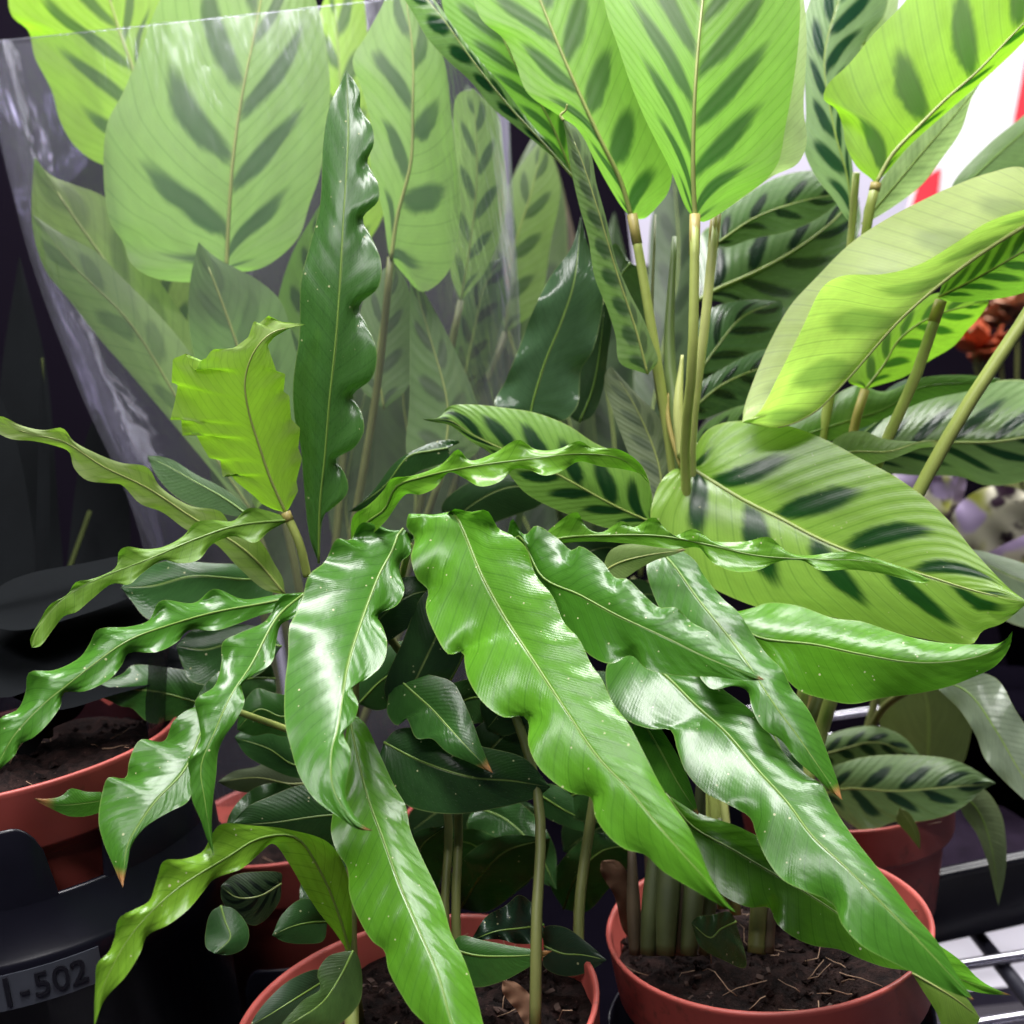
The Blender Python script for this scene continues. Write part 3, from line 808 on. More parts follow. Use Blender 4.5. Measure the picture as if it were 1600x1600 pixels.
# wavy strip lying over the striped leaf
wl('830,860 870,842 960,836 1038,838 1111,852 1183,868 1274,874 1346,876 1419,893 1453,908',
   '860,826 902,800 915,824 939,832 972,814 989,824 1023,808 1045,838 1085,826 1111,844 1165,846 1201,839 1230,862 1256,868 1328,862 1382,877 1437,897',
   '871,850 922,846 989,850 1056,858 1092,856 1111,877 1147,893 1183,891 1219,877 1256,877 1281,891 1328,890 1382,897 1440,911',
   (0.40, 0.385, 0.37, 0.36, 0.352), (0.13, 0.32, 0.03), dl=(0.6, 0.6), dr=(-0.2, 0.0), nu=90, rip=1.8, tr=0.26)
wl('940,895 966,880 1010,868 1073,859', '950,865 966,853 1006,850 1045,852', '955,905 972,905 1000,888 1023,876 1055,866',
   (0.40, 0.395, 0.39), (0.20, 0.30, 0.08), dl=0.3, dr=0.1, nu=40, under=True, tip=0.14)
# upright grey green leaf behind the left spray
wl('395,810 350,778 304,752 262,728 230,713', '385,792 354,766 304,740 270,719 248,713', '360,805 300,790 270,772 246,745',
   (0.42, 0.425, 0.43), (0.07, 0.15, 0.05), dl=0.2, dr=0.0, nu=40, speck=0, rough=0.4)
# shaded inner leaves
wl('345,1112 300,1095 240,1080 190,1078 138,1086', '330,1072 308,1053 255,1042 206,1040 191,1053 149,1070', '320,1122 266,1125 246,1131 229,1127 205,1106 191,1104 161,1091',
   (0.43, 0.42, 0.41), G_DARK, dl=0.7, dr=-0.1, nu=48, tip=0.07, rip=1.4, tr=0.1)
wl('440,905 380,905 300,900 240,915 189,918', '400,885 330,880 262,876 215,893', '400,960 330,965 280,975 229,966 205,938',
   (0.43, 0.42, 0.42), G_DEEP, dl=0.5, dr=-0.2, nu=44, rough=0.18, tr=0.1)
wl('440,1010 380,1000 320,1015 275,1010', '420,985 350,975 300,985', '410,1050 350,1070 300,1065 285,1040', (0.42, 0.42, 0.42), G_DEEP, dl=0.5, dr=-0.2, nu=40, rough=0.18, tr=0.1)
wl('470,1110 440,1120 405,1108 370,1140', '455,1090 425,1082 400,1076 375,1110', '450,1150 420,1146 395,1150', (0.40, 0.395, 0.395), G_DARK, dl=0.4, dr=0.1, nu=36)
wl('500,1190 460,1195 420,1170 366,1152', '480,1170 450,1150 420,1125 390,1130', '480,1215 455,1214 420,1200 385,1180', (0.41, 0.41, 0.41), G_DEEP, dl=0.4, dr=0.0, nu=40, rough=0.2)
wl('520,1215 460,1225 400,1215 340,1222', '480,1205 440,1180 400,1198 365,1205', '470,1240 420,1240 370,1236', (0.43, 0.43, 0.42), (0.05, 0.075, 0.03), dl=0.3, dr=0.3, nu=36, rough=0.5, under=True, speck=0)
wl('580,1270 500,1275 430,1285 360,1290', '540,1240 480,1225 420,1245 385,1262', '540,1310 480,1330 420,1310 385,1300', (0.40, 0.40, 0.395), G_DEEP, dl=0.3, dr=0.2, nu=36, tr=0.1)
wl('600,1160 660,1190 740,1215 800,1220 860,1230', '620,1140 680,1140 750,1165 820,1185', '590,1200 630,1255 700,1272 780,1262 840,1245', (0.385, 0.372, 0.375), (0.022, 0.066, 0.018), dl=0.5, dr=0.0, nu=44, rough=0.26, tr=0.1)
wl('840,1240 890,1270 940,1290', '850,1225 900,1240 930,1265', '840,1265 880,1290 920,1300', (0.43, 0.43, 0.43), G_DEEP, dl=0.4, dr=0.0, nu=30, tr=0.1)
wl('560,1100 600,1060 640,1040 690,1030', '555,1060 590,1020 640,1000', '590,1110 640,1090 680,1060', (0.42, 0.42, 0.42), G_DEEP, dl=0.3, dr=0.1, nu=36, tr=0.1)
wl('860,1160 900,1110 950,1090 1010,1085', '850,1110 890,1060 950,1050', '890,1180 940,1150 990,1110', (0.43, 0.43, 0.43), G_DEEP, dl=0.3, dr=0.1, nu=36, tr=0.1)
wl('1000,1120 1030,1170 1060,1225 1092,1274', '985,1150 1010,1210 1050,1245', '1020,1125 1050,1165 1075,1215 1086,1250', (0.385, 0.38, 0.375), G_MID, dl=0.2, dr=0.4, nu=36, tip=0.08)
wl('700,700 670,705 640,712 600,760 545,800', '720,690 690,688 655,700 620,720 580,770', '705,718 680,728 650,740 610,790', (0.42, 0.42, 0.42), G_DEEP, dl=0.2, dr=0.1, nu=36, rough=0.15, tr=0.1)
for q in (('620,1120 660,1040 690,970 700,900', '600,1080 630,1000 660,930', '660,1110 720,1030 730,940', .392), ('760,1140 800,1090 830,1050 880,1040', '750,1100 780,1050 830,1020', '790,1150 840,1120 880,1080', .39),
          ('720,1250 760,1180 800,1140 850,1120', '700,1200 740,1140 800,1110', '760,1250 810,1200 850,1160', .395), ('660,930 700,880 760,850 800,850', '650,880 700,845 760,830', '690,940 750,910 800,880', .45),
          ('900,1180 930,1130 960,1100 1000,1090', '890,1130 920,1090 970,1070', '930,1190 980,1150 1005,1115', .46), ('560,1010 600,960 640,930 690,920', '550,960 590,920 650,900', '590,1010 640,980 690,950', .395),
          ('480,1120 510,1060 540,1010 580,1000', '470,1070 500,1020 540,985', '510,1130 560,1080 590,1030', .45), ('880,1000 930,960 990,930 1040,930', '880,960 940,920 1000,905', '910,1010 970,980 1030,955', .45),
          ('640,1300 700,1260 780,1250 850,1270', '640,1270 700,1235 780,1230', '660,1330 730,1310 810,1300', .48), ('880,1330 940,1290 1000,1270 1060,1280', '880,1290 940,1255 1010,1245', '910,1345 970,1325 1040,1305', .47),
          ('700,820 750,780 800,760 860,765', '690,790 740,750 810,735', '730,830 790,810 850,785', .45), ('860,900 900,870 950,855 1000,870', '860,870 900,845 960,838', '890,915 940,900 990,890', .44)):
    wl(q[0], q[1], q[2], (q[3], q[3] - 0.005, q[3]), (0.016, 0.045, 0.014), dl=0.3, dr=0.1, nu=32, nv=6, tr=0.06, rough=0.3, rib=False, speck=0.4)  # near-black leaves added, shade of the inner gaps put into their colour
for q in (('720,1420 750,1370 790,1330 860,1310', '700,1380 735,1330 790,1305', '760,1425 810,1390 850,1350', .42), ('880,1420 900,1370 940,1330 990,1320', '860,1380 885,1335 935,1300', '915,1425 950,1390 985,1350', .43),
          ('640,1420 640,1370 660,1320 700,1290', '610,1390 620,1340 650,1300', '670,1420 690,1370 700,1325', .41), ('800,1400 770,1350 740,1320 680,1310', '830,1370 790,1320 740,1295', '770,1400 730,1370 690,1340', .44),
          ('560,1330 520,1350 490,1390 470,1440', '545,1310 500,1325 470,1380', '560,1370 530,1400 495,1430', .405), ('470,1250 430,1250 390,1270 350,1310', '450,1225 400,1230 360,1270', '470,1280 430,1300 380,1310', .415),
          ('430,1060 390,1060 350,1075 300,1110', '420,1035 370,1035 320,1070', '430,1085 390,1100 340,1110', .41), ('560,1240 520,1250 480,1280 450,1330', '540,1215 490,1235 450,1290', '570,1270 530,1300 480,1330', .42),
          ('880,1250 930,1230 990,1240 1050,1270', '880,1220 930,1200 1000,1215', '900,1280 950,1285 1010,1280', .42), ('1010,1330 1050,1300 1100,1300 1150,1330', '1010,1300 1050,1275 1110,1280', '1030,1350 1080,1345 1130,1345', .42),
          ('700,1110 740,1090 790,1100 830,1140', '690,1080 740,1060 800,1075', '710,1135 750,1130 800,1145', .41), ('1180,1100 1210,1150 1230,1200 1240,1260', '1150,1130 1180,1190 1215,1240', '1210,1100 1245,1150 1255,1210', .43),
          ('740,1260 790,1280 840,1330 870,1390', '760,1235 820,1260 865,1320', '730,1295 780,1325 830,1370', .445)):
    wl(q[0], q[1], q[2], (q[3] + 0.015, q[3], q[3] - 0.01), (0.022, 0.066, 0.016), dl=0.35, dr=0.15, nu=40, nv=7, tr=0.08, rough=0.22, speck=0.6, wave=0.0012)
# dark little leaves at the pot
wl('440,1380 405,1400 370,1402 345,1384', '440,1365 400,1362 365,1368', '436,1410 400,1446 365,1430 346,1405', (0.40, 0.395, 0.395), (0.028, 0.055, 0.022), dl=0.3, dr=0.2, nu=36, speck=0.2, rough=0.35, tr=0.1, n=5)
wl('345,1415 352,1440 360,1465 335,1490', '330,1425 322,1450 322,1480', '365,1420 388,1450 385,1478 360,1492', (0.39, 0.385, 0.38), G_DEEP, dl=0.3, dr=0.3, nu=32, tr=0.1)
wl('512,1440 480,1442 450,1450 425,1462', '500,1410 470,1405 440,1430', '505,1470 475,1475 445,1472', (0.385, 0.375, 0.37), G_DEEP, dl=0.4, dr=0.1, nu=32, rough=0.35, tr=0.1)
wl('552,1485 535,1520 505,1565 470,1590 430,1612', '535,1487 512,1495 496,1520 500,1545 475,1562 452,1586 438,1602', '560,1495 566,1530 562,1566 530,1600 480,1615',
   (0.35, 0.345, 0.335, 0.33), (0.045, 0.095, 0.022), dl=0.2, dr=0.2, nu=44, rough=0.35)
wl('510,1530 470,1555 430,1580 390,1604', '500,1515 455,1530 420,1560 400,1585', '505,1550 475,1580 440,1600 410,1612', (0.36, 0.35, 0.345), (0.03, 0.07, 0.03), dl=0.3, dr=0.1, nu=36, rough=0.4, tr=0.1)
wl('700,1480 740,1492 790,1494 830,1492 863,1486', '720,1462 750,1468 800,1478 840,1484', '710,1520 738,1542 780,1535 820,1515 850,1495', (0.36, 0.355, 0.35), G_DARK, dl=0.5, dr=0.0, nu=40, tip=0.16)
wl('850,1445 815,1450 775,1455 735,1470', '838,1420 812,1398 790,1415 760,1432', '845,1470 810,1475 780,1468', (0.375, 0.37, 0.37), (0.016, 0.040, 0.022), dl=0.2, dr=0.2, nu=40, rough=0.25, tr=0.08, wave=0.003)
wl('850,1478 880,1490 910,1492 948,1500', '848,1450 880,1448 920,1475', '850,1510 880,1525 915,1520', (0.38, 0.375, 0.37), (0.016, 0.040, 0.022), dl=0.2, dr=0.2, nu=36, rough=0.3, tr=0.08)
# stems of plant A
stem(pA, [(560, 1600, 0.372), (548, 1480, 0.374), (552, 1300, 0.392), (552, 1040, 0.40), (556, 880, 0.392)], 0.0022, M_STEM_DARK)
stem(pA, [(836, 1620, 0.345), (838, 1450, 0.352), (840, 1240, 0.375), (760, 1010, 0.395), (668, 855, 0.395)], (0.0019, 0.0015), M_STEM_DARK)
stem(pA, [(718, 1560, 0.376), (712, 1420, 0.382), (716, 1270, 0.395), (690, 1080, 0.405), (610, 870, 0.40)], (0.0017, 0.0014), M_STEM_DARK)
stem(pA, [(700, 1570, 0.378), (695, 1420, 0.384), (700, 1270, 0.40), (660, 1080, 0.41), (560, 930, 0.40)], (0.0016, 0.0015), M_STEM_DARK)
stem(pA, [(480, 900, 0.40), (468, 850, 0.396), (446, 800, 0.395)], 0.0016, M_STEM, True)
stem(pA, [(905, 1530, 0.385), (905, 1420, 0.392), (925, 1270, 0.405), (960, 1080, 0.41), (1010, 990, 0.403)], (0.002, 0.0018), M_STEM_DARK)
stem(pA, [(560, 1180, 0.40), (530, 1000, 0.40), (500, 900, 0.402)], (0.002, 0.0014), M_STEM)
stem(pA, [(552, 1040, 0.40), (520, 960, 0.395), (478, 928, 0.386)], (0.0016, 0.0012), M_STEM)
stem(pA, [(590, 1040, 0.405), (620, 930, 0.40), (640, 850, 0.392)], (0.0016, 0.0012), M_STEM)
stem(pA, [(690, 1080, 0.405), (760, 940, 0.40), (790, 850, 0.392)], (0.0016, 0.0012), M_STEM)
stem(pA, [(760, 1010, 0.397), (800, 930, 0.41), (830, 862, 0.402)], (0.0016, 0.0012), M_STEM)
stem(pA, [(548, 1495, 0.374), (549, 1560, 0.365), (550, 1620, 0.35)], (0.0024, 0.0024), M_STEM)
stem(pA, [(560, 1180, 0.40), (450, 1140, 0.39), (330, 1097, 0.376)], (0.0014, 0.0011), M_STEM)

# ------------------------------------------------------------------ plant B: striped prayer plant at right
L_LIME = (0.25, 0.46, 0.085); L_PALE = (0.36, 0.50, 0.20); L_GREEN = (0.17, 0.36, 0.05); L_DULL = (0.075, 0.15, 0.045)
def pl(plant, mid, L, R, d, colr, n=7, **kw):
    k = dict(rough=0.30, tr=0.42, rip=0.8); k.update(kw)
    return leaf(plant, mid, L, R, d, colr, n=n, **k)
# big striped leaf facing up
pl(pB, '1078,730 1121,757 1165,783 1223,812 1274,839 1328,862 1395,884 1455,902 1527,924 1606,941',
   '1085,703 1103,674 1129,661 1165,658 1237,667 1292,688 1346,717 1401,746 1455,786 1491,823 1520,859 1553,895 1578,920',
   '1056,732 1034,750 1020,783 1017,815 1050,870 1092,906 1147,935 1201,953 1274,960 1346,975 1419,993 1491,1006 1520,1006 1535,986 1564,975 1585,960',
   (0.435, 0.42, 0.405, 0.39, 0.375), (0.25, 0.45, 0.07), n=5.0, dl=(0.45, 0.12, 0.2), dr=(0.0, 0.25, 0.3), nu=96, nv=14, tr=0.30, rough=0.25, speck=0.6, kk=1.0, fine=False)
# tall lime leaves from below
pl(pB, '1086,342 1083,270 1085,160 1092,60 1098,0 1104,-80 1112,-170',
   '1072,325 1050,270 1010,190 985,130 965,70 948,20 940,-40 965,-120', '1098,347 1129,331 1165,304 1194,283 1216,254 1227,199 1237,145 1247,72 1250,0 1240,-70 1190,-130',
   (0.405, 0.40, 0.40, 0.41, 0.43), L_LIME, n=6.4, under=True, dl=0.25, dr=(0.1, 0.35), nu=90, nv=12, tr=0.55, kk=1.0)
pl(pB, '1119,338 1150,280 1180,180 1195,60 1200,-80', '1112,320 1110,250 1110,150 1130,20', '1130,330 1165,306 1208,275 1246,256 1260,225 1256,170 1260,54 1250,-20',
   (0.42, 0.43, 0.44, 0.45), (0.55, 0.65, 0.40), n=8, bstr=0.2, under=True, dl=0.2, dr=0.2, tr=0.6, nu=60)  # whitish colour and faint marks put overexposure into this leaf
pl(pB, '987,340 969,280 939,219 905,145 871,67 848,10 815,-70 780,-150',
   '972,324 949,287 932,256 902,202 871,179 824,145 804,94 787,61 750,27 735,-40 745,-110', '1006,342 1026,324 1045,298 1050,260 1030,200 1005,140 985,70 955,0 905,-80 840,-130',
   (0.43, 0.425, 0.425, 0.43, 0.44), L_LIME, n=6.0, under=True, dl=0.2, dr=0.3, nu=90, nv=12, tr=0.52, kk=1.0)
pl(pB, '898,280 850,225 790,160 735,90 685,20 600,-70', '888,267 837,223 804,196 770,169 736,128 696,91 669,61 645,20 615,-30', '871,236 837,202 804,159 780,128 750,95 716,51 679,0 640,-40',
   (0.45, 0.445, 0.44, 0.445), (0.16, 0.28, 0.10), n=8, dl=0.3, dr=0.5, nu=70, tr=0.3, rough=0.2)
pl(pB, '900,285 855,180 800,90 765,0 740,-80', '870,250 800,170 720,70 690,0 700,-50', '905,240 890,150 850,60 820,-20', (0.455, 0.455, 0.46), L_GREEN, n=7, under=True, dl=0.2, dr=0.2, nu=60, tr=0.45)
pl(pB, '1012,585 995,520 965,430 935,330 905,240 888,202 878,184', '969,567 962,525 949,483 929,432 919,371 905,321 892,263 883,205', '1028,564 1020,537 1006,500 983,456 962,405 946,337 932,287 922,236 900,199',
   (0.425, 0.42, 0.415, 0.415), (0.17, 0.27, 0.10), n=9, under=True, dl=0.8, dr=0.8, nu=80, tr=0.35)
stem(pB, [(880, 188, 0.415), (876, 180, 0.415), (884, 172, 0.414), (886, 163, 0.413)], (0.0006, 0.0003), M_STEM_PALE)
# upper right lime leaf with its folded half
pl(pB, '1368,288 1393,243 1437,196 1477,156 1527,112 1596,40 1680,-40',
   '1362,280 1339,261 1321,225 1317,199 1306,170 1287,156 1292,134 1328,98 1364,54 1404,14 1450,-40 1540,-100', '1385,270 1419,230 1473,181 1527,134 1578,87 1620,45 1670,0',
   (0.445, 0.44, 0.435, 0.435), (0.32, 0.53, 0.05), n=4.4, under=True, dl=0.2, dr=2.6, nu=80, nv=12, tr=0.58, kk=0.8)
pl(pB, '1347,350 1390,300 1440,240 1500,170 1560,90', '1352,320 1385,270 1430,210 1480,150', '1360,345 1437,292 1473,246 1502,203 1520,150', (0.46, 0.465, 0.47), (0.50, 0.60, 0.40), n=6, bstr=0.2, under=False, dl=0.2, dr=0.3, tr=0.5, nu=50)
pl(pB, '1330,350 1325,283 1303,199 1288,91 1310,0 1330,-60', '1318,335 1303,312 1274,275 1256,232 1259,181 1256,109 1252,58 1266,0 1290,-40', '1335,300 1330,240 1320,160 1346,72 1385,14 1380,-40',
   (0.475, 0.475, 0.48), (0.24, 0.34, 0.20), n=7, dl=0.2, dr=0.3, tr=0.35, nu=60)
pl(pB, '1340,150 1350,80 1345,0 1350,-60', '1300,130 1275,60 1270,-20', '1375,110 1400,30 1400,-30', (0.49, 0.49, 0.49), (0.40, 0.48, 0.32), n=5, dl=0.2, dr=0.2, tr=0.4, nu=40)
pl(pB, '1480,318 1550,250 1620,190 1700,130', '1490,285 1545,225 1600,180 1660,120', '1520,310 1580,280 1640,230', (0.50, 0.505, 0.51), (0.22, 0.33, 0.16), n=0, dl=0.3, dr=0.2, tr=0.3, nu=40)
# rolled lime leaf at right
pl(pB, '1660,318 1545,388 1472,442 1404,502 1321,596 1270,646 1215,668 1160,660',
   '1600,262 1546,270 1491,290 1437,315 1382,344 1328,381 1274,435 1237,475 1210,520 1183,580 1162,640', '1610,325 1546,346 1491,381 1437,413 1382,428 1317,431 1288,446 1250,520 1215,590 1185,645',
   (0.42, 0.415, 0.41, 0.41, 0.415), (0.50, 0.64, 0.20), n=6, bstr=0.5, under=True, dl=(0.6, 0.7), dr=(-0.6, -0.8), nu=90, nv=14, tr=0.46, kk=0.9)
pl(pB, '1466,464 1530,432 1600,392 1700,335', '1478,432 1520,395 1560,355 1600,325 1660,290', '1491,472 1530,470 1564,466 1600,457 1670,420', (0.43, 0.425, 0.42), (0.22, 0.42, 0.05), n=7, under=True, dl=0.3, dr=0.3, tr=0.48, nu=60)
pl(pB, '1352,608 1382,568 1405,530 1455,495 1545,470', '1324,594 1340,560 1380,510 1430,470 1490,455', '1372,602 1410,590 1455,562 1491,540 1512,515 1524,503 1542,478', (0.46, 0.46, 0.455), (0.28, 0.48, 0.05), n=6, under=True, dl=0.2, dr=0.2, tr=0.52, nu=60)
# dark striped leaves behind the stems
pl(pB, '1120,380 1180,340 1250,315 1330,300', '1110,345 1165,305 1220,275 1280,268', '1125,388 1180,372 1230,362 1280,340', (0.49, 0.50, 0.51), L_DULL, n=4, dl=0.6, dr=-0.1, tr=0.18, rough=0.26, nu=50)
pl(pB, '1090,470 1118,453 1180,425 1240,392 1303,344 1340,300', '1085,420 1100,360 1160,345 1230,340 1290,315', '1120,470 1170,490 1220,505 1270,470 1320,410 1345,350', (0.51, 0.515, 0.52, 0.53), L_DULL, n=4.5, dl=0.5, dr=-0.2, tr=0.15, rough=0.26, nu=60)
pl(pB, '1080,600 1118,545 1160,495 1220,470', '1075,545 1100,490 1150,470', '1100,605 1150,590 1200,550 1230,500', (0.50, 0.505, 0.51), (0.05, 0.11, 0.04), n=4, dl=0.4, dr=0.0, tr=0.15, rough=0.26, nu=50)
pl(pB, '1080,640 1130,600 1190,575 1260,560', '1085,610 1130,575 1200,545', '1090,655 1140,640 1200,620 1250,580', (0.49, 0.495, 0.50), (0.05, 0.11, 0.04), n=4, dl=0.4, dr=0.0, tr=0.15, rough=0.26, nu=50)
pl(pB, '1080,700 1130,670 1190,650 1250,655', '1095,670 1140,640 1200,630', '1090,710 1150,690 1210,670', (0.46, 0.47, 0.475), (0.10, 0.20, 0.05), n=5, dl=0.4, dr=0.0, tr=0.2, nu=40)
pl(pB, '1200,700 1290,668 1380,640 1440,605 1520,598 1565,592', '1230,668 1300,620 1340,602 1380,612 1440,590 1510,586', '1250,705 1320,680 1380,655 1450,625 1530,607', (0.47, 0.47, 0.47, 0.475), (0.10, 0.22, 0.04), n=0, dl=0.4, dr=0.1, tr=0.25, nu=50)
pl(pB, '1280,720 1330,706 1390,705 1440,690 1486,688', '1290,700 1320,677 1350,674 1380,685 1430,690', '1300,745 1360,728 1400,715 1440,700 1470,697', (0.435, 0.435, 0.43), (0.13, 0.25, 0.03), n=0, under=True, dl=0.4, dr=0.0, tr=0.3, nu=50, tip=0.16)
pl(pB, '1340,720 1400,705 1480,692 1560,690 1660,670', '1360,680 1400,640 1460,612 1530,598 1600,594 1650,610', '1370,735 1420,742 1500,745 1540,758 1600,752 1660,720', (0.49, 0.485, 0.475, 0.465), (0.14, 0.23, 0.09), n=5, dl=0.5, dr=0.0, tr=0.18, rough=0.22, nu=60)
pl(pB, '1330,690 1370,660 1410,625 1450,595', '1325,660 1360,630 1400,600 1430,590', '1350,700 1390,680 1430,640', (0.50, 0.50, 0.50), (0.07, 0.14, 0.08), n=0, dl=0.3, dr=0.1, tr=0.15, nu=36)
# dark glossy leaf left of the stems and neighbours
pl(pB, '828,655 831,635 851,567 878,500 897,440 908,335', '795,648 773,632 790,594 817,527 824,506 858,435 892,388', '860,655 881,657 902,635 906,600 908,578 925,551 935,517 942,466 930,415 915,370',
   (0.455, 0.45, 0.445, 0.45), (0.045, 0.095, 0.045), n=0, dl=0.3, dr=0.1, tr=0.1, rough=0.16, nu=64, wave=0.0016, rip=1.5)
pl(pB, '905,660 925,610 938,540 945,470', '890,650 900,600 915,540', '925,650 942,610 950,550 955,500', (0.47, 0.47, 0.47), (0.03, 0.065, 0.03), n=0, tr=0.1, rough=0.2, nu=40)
pl(pB, '1022,818 960,790 850,730 745,683 700,656 659,655', '1016,760 1000,725 929,692 888,665 837,645 787,637 736,632 702,635 686,652', '956,826 905,810 864,794 821,770 797,743 763,706 736,690 702,664 680,660',
   (0.43, 0.42, 0.415, 0.41), (0.14, 0.29, 0.045), n=7, dl=(0.7, 0.6), dr=(-0.1, 0.1), tr=0.25, rough=0.3, nu=76, kk=1.2)
pl(pB, '1035,800 1030,730 1000,650 955,572', '1010,775 975,690 950,620 945,585', '1060,770 1055,700 1030,652 990,611', (0.455, 0.46, 0.465), (0.13, 0.16, 0.10), n=6, under=True, dl=0.2, dr=0.3, tr=0.2, nu=50)
pl(pB, '985,410 960,450 975,520 1000,560', '960,380 945,430 960,500', '1000,420 1010,470 1015,530', (0.46, 0.46, 0.455), (0.05, 0.10, 0.035), n=0, tr=0.15, nu=36)
# stems of plant B
stem(pB, [(1130, 1420, 0.42), (1095, 1000, 0.445), (1070, 720, 0.425), (1082, 560, 0.405), (1086, 335, 0.404)], (0.0022, 0.0018), M_STEM, True)
stem(pB, [(1150, 1430, 0.42), (1100, 1000, 0.45), (1080, 700, 0.43), (1100, 520, 0.418), (1119, 335, 0.42)], (0.0022, 0.0018), M_STEM_PALE, True)
stem(pB, [(1120, 1410, 0.425), (1080, 1000, 0.45), (1050, 720, 0.44), (1016, 500, 0.432), (988, 335, 0.43)], (0.0024, 0.0018), M_STEM, True)
stem(pB, [(1110, 1400, 0.43), (1075, 1000, 0.455), (1048, 720, 0.45), (1020, 560, 0.44), (1024, 335, 0.45)], (0.0022, 0.0014, 0.0004), M_STEM_DARK)
stem(pB, [(1080, 1000, 0.455), (1064, 700, 0.435), (1046, 560, 0.44), (1054, 370, 0.445)], (0.0022, 0.003, 0.001), plain('sheath', (0.13, 0.19, 0.06), 0.4, 0.4, 80))
stem(pB, [(1068, 715, 0.43), (1060, 640, 0.43), (1066, 555, 0.432)], (0.0026, 0.002, 0.0006), M_STEM_PALE)
stem(pB, [(1066, 730, 0.432), (1045, 660, 0.435), (1046, 615, 0.436), (1058, 606, 0.436)], (0.0014, 0.0006), M_JOINT)
stem(pB, [(1190, 1430, 0.42), (1280, 980, 0.45), (1385, 690, 0.44), (1430, 590, 0.433), (1470, 470, 0.43)], (0.0027, 0.0022), M_STEM, True)
stem(pB, [(1200, 1430, 0.42), (1330, 1000, 0.44), (1437, 765, 0.428), (1520, 620, 0.422), (1600, 500, 0.42), (1700, 330, 0.42)], (0.0029, 0.0025), M_STEM)
stem(pB, [(1200, 1420, 0.43), (1300, 900, 0.47), (1334, 670, 0.463), (1352, 608, 0.46)], (0.0024, 0.0020), M_JOINT)
stem(pB, [(1250, 900, 0.47), (1300, 600, 0.47), (1348, 400, 0.455), (1358, 330, 0.446), (1369, 286, 0.445)], (0.0022, 0.0020), M_STEM, True)
stem(pB, [(1250, 900, 0.48), (1300, 600, 0.48), (1327, 400, 0.47), (1338, 270, 0.455)], (0.0018, 0.0016), M_STEM_PALE)
stem(pB, [(1100, 1000, 0.452), (1095, 860, 0.45), (1078, 732, 0.436)], (0.002, 0.0018), M_STEM)
stem(pB, [(1215, 1430, 0.425), (1240, 1200, 0.44), (1290, 1060, 0.45), (1285, 990, 0.455)], (0.0036, 0.003), M_STEM_DARK)
# sheath bundle at the base and dry husks
M_SHEATH = [plain('leaf_sheath', (0.050, 0.065, 0.018), 0.6, 1.2, 60), plain('leaf_sheath_brown', (0.060, 0.040, 0.018), 0.7, 1.2, 60)]
for i, (x, dd, rr, ln, xt) in enumerate([(992, 0.409, .0026, 1290, 985), (1012, 0.402, .0036, 1240, 1030), (1040, 0.398, .0044, 1180, 1050), (1064, 0.404, .0034, 1220, 1066), (1076, 0.398, .0040, 1200, 1096), (1100, 0.406, .0028, 1280, 1125), (1030, 0.412, .0030, 1220, 1010)]):
    stem(pB, [(x, 1492, dd - 0.004), (x + (xt - x) * .3, 1420, dd), (x + (xt - x) * .7, 1330, dd + .008), (xt, ln, dd + 0.016)], (rr * 0.8, rr, rr * 0.7, rr * 0.4), M_SHEATH[i % 3 == 0])
stem(pB, [(1182, 1490, 0.392), (1187, 1400, 0.400), (1200, 1290, 0.42)], (0.0034, 0.003, 0.002), M_STEM_DARK)
stem(pB, [(1200, 1490, 0.391), (1206, 1400, 0.400), (1222, 1290, 0.42)], (0.0022, 0.002), M_SHEATH[1])
leaf(pB, '1150,1440 1125,1452 1110,1465 1080,1442', '1140,1425 1110,1430 1090,1432', '1165,1512 1130,1500 1095,1480', (0.385, 0.38, 0.378), (0.03, 0.075, 0.022), dl=0.1, dr=0.2, nu=36, tr=0.1, speck=0.6, wave=0.001)
M_HUSK = plain('dry_husk', (0.15, 0.075, 0.040), 0.8, 0.8, 60, 0.5)
leaf(pB, '985,1470 978,1420 960,1370 940,1345', '972,1450 960,1400 938,1362', '1002,1440 990,1385 965,1345', (0.425, 0.42, 0.42), (0.3, .15, .08), mat=M_HUSK, rib=False, nu=24, wave=0.0008)
leaf(pA, '835,1610 828,1575 812,1552 785,1532', '820,1600 808,1580 785,1550', '842,1590 832,1560 806,1535', (0.35, 0.352, 0.353), (0.3, .15, .08), mat=M_HUSK, rib=False, nu=24, wave=0.0008)

# ------------------------------------------------------------------ plant C: striped plant inside the film sleeve
CV = dict(tr=0.44, rough=0.32)
pl(pC, '354,420 358,338 364,253 378,152 395,67 408,0 432,-110',
   '320,438 243,435 205,412 192,378 172,348 164,304 162,236 169,189 192,145 216,88 250,0 300,-70', '388,424 422,412 466,371 483,321 500,270 510,202 516,135 506,51 493,0 470,-60',
   (0.485, 0.48, 0.48, 0.49), (0.27, 0.42, 0.15), n=4.6, under=True, dl=0.25, dr=0.25, nu=90, nv=12, tr=0.52)
pl(pC, '235,262 209,111 189,54 172,0 150,-70', '162,258 118,229 94,189 81,142 54,88 44,47 20,27 13,0 30,-50', '240,200 230,110 240,44 253,0 225,-50', (0.53, 0.53, 0.535), (0.33, 0.54, 0.05), n=5, under=True, tr=0.60, nu=60)
pl(pC, '400,800 300,620 180,430 110,330 54,246', '375,787 338,743 256,645 189,567 162,537 111,472 71,422 54,371 49,321', '420,760 330,560 250,440 200,350 162,307 111,287 78,273', (0.51, 0.505, 0.50), (0.34, 0.48, 0.14), n=6, bstr=0.4, under=True, tr=0.58, nu=60)
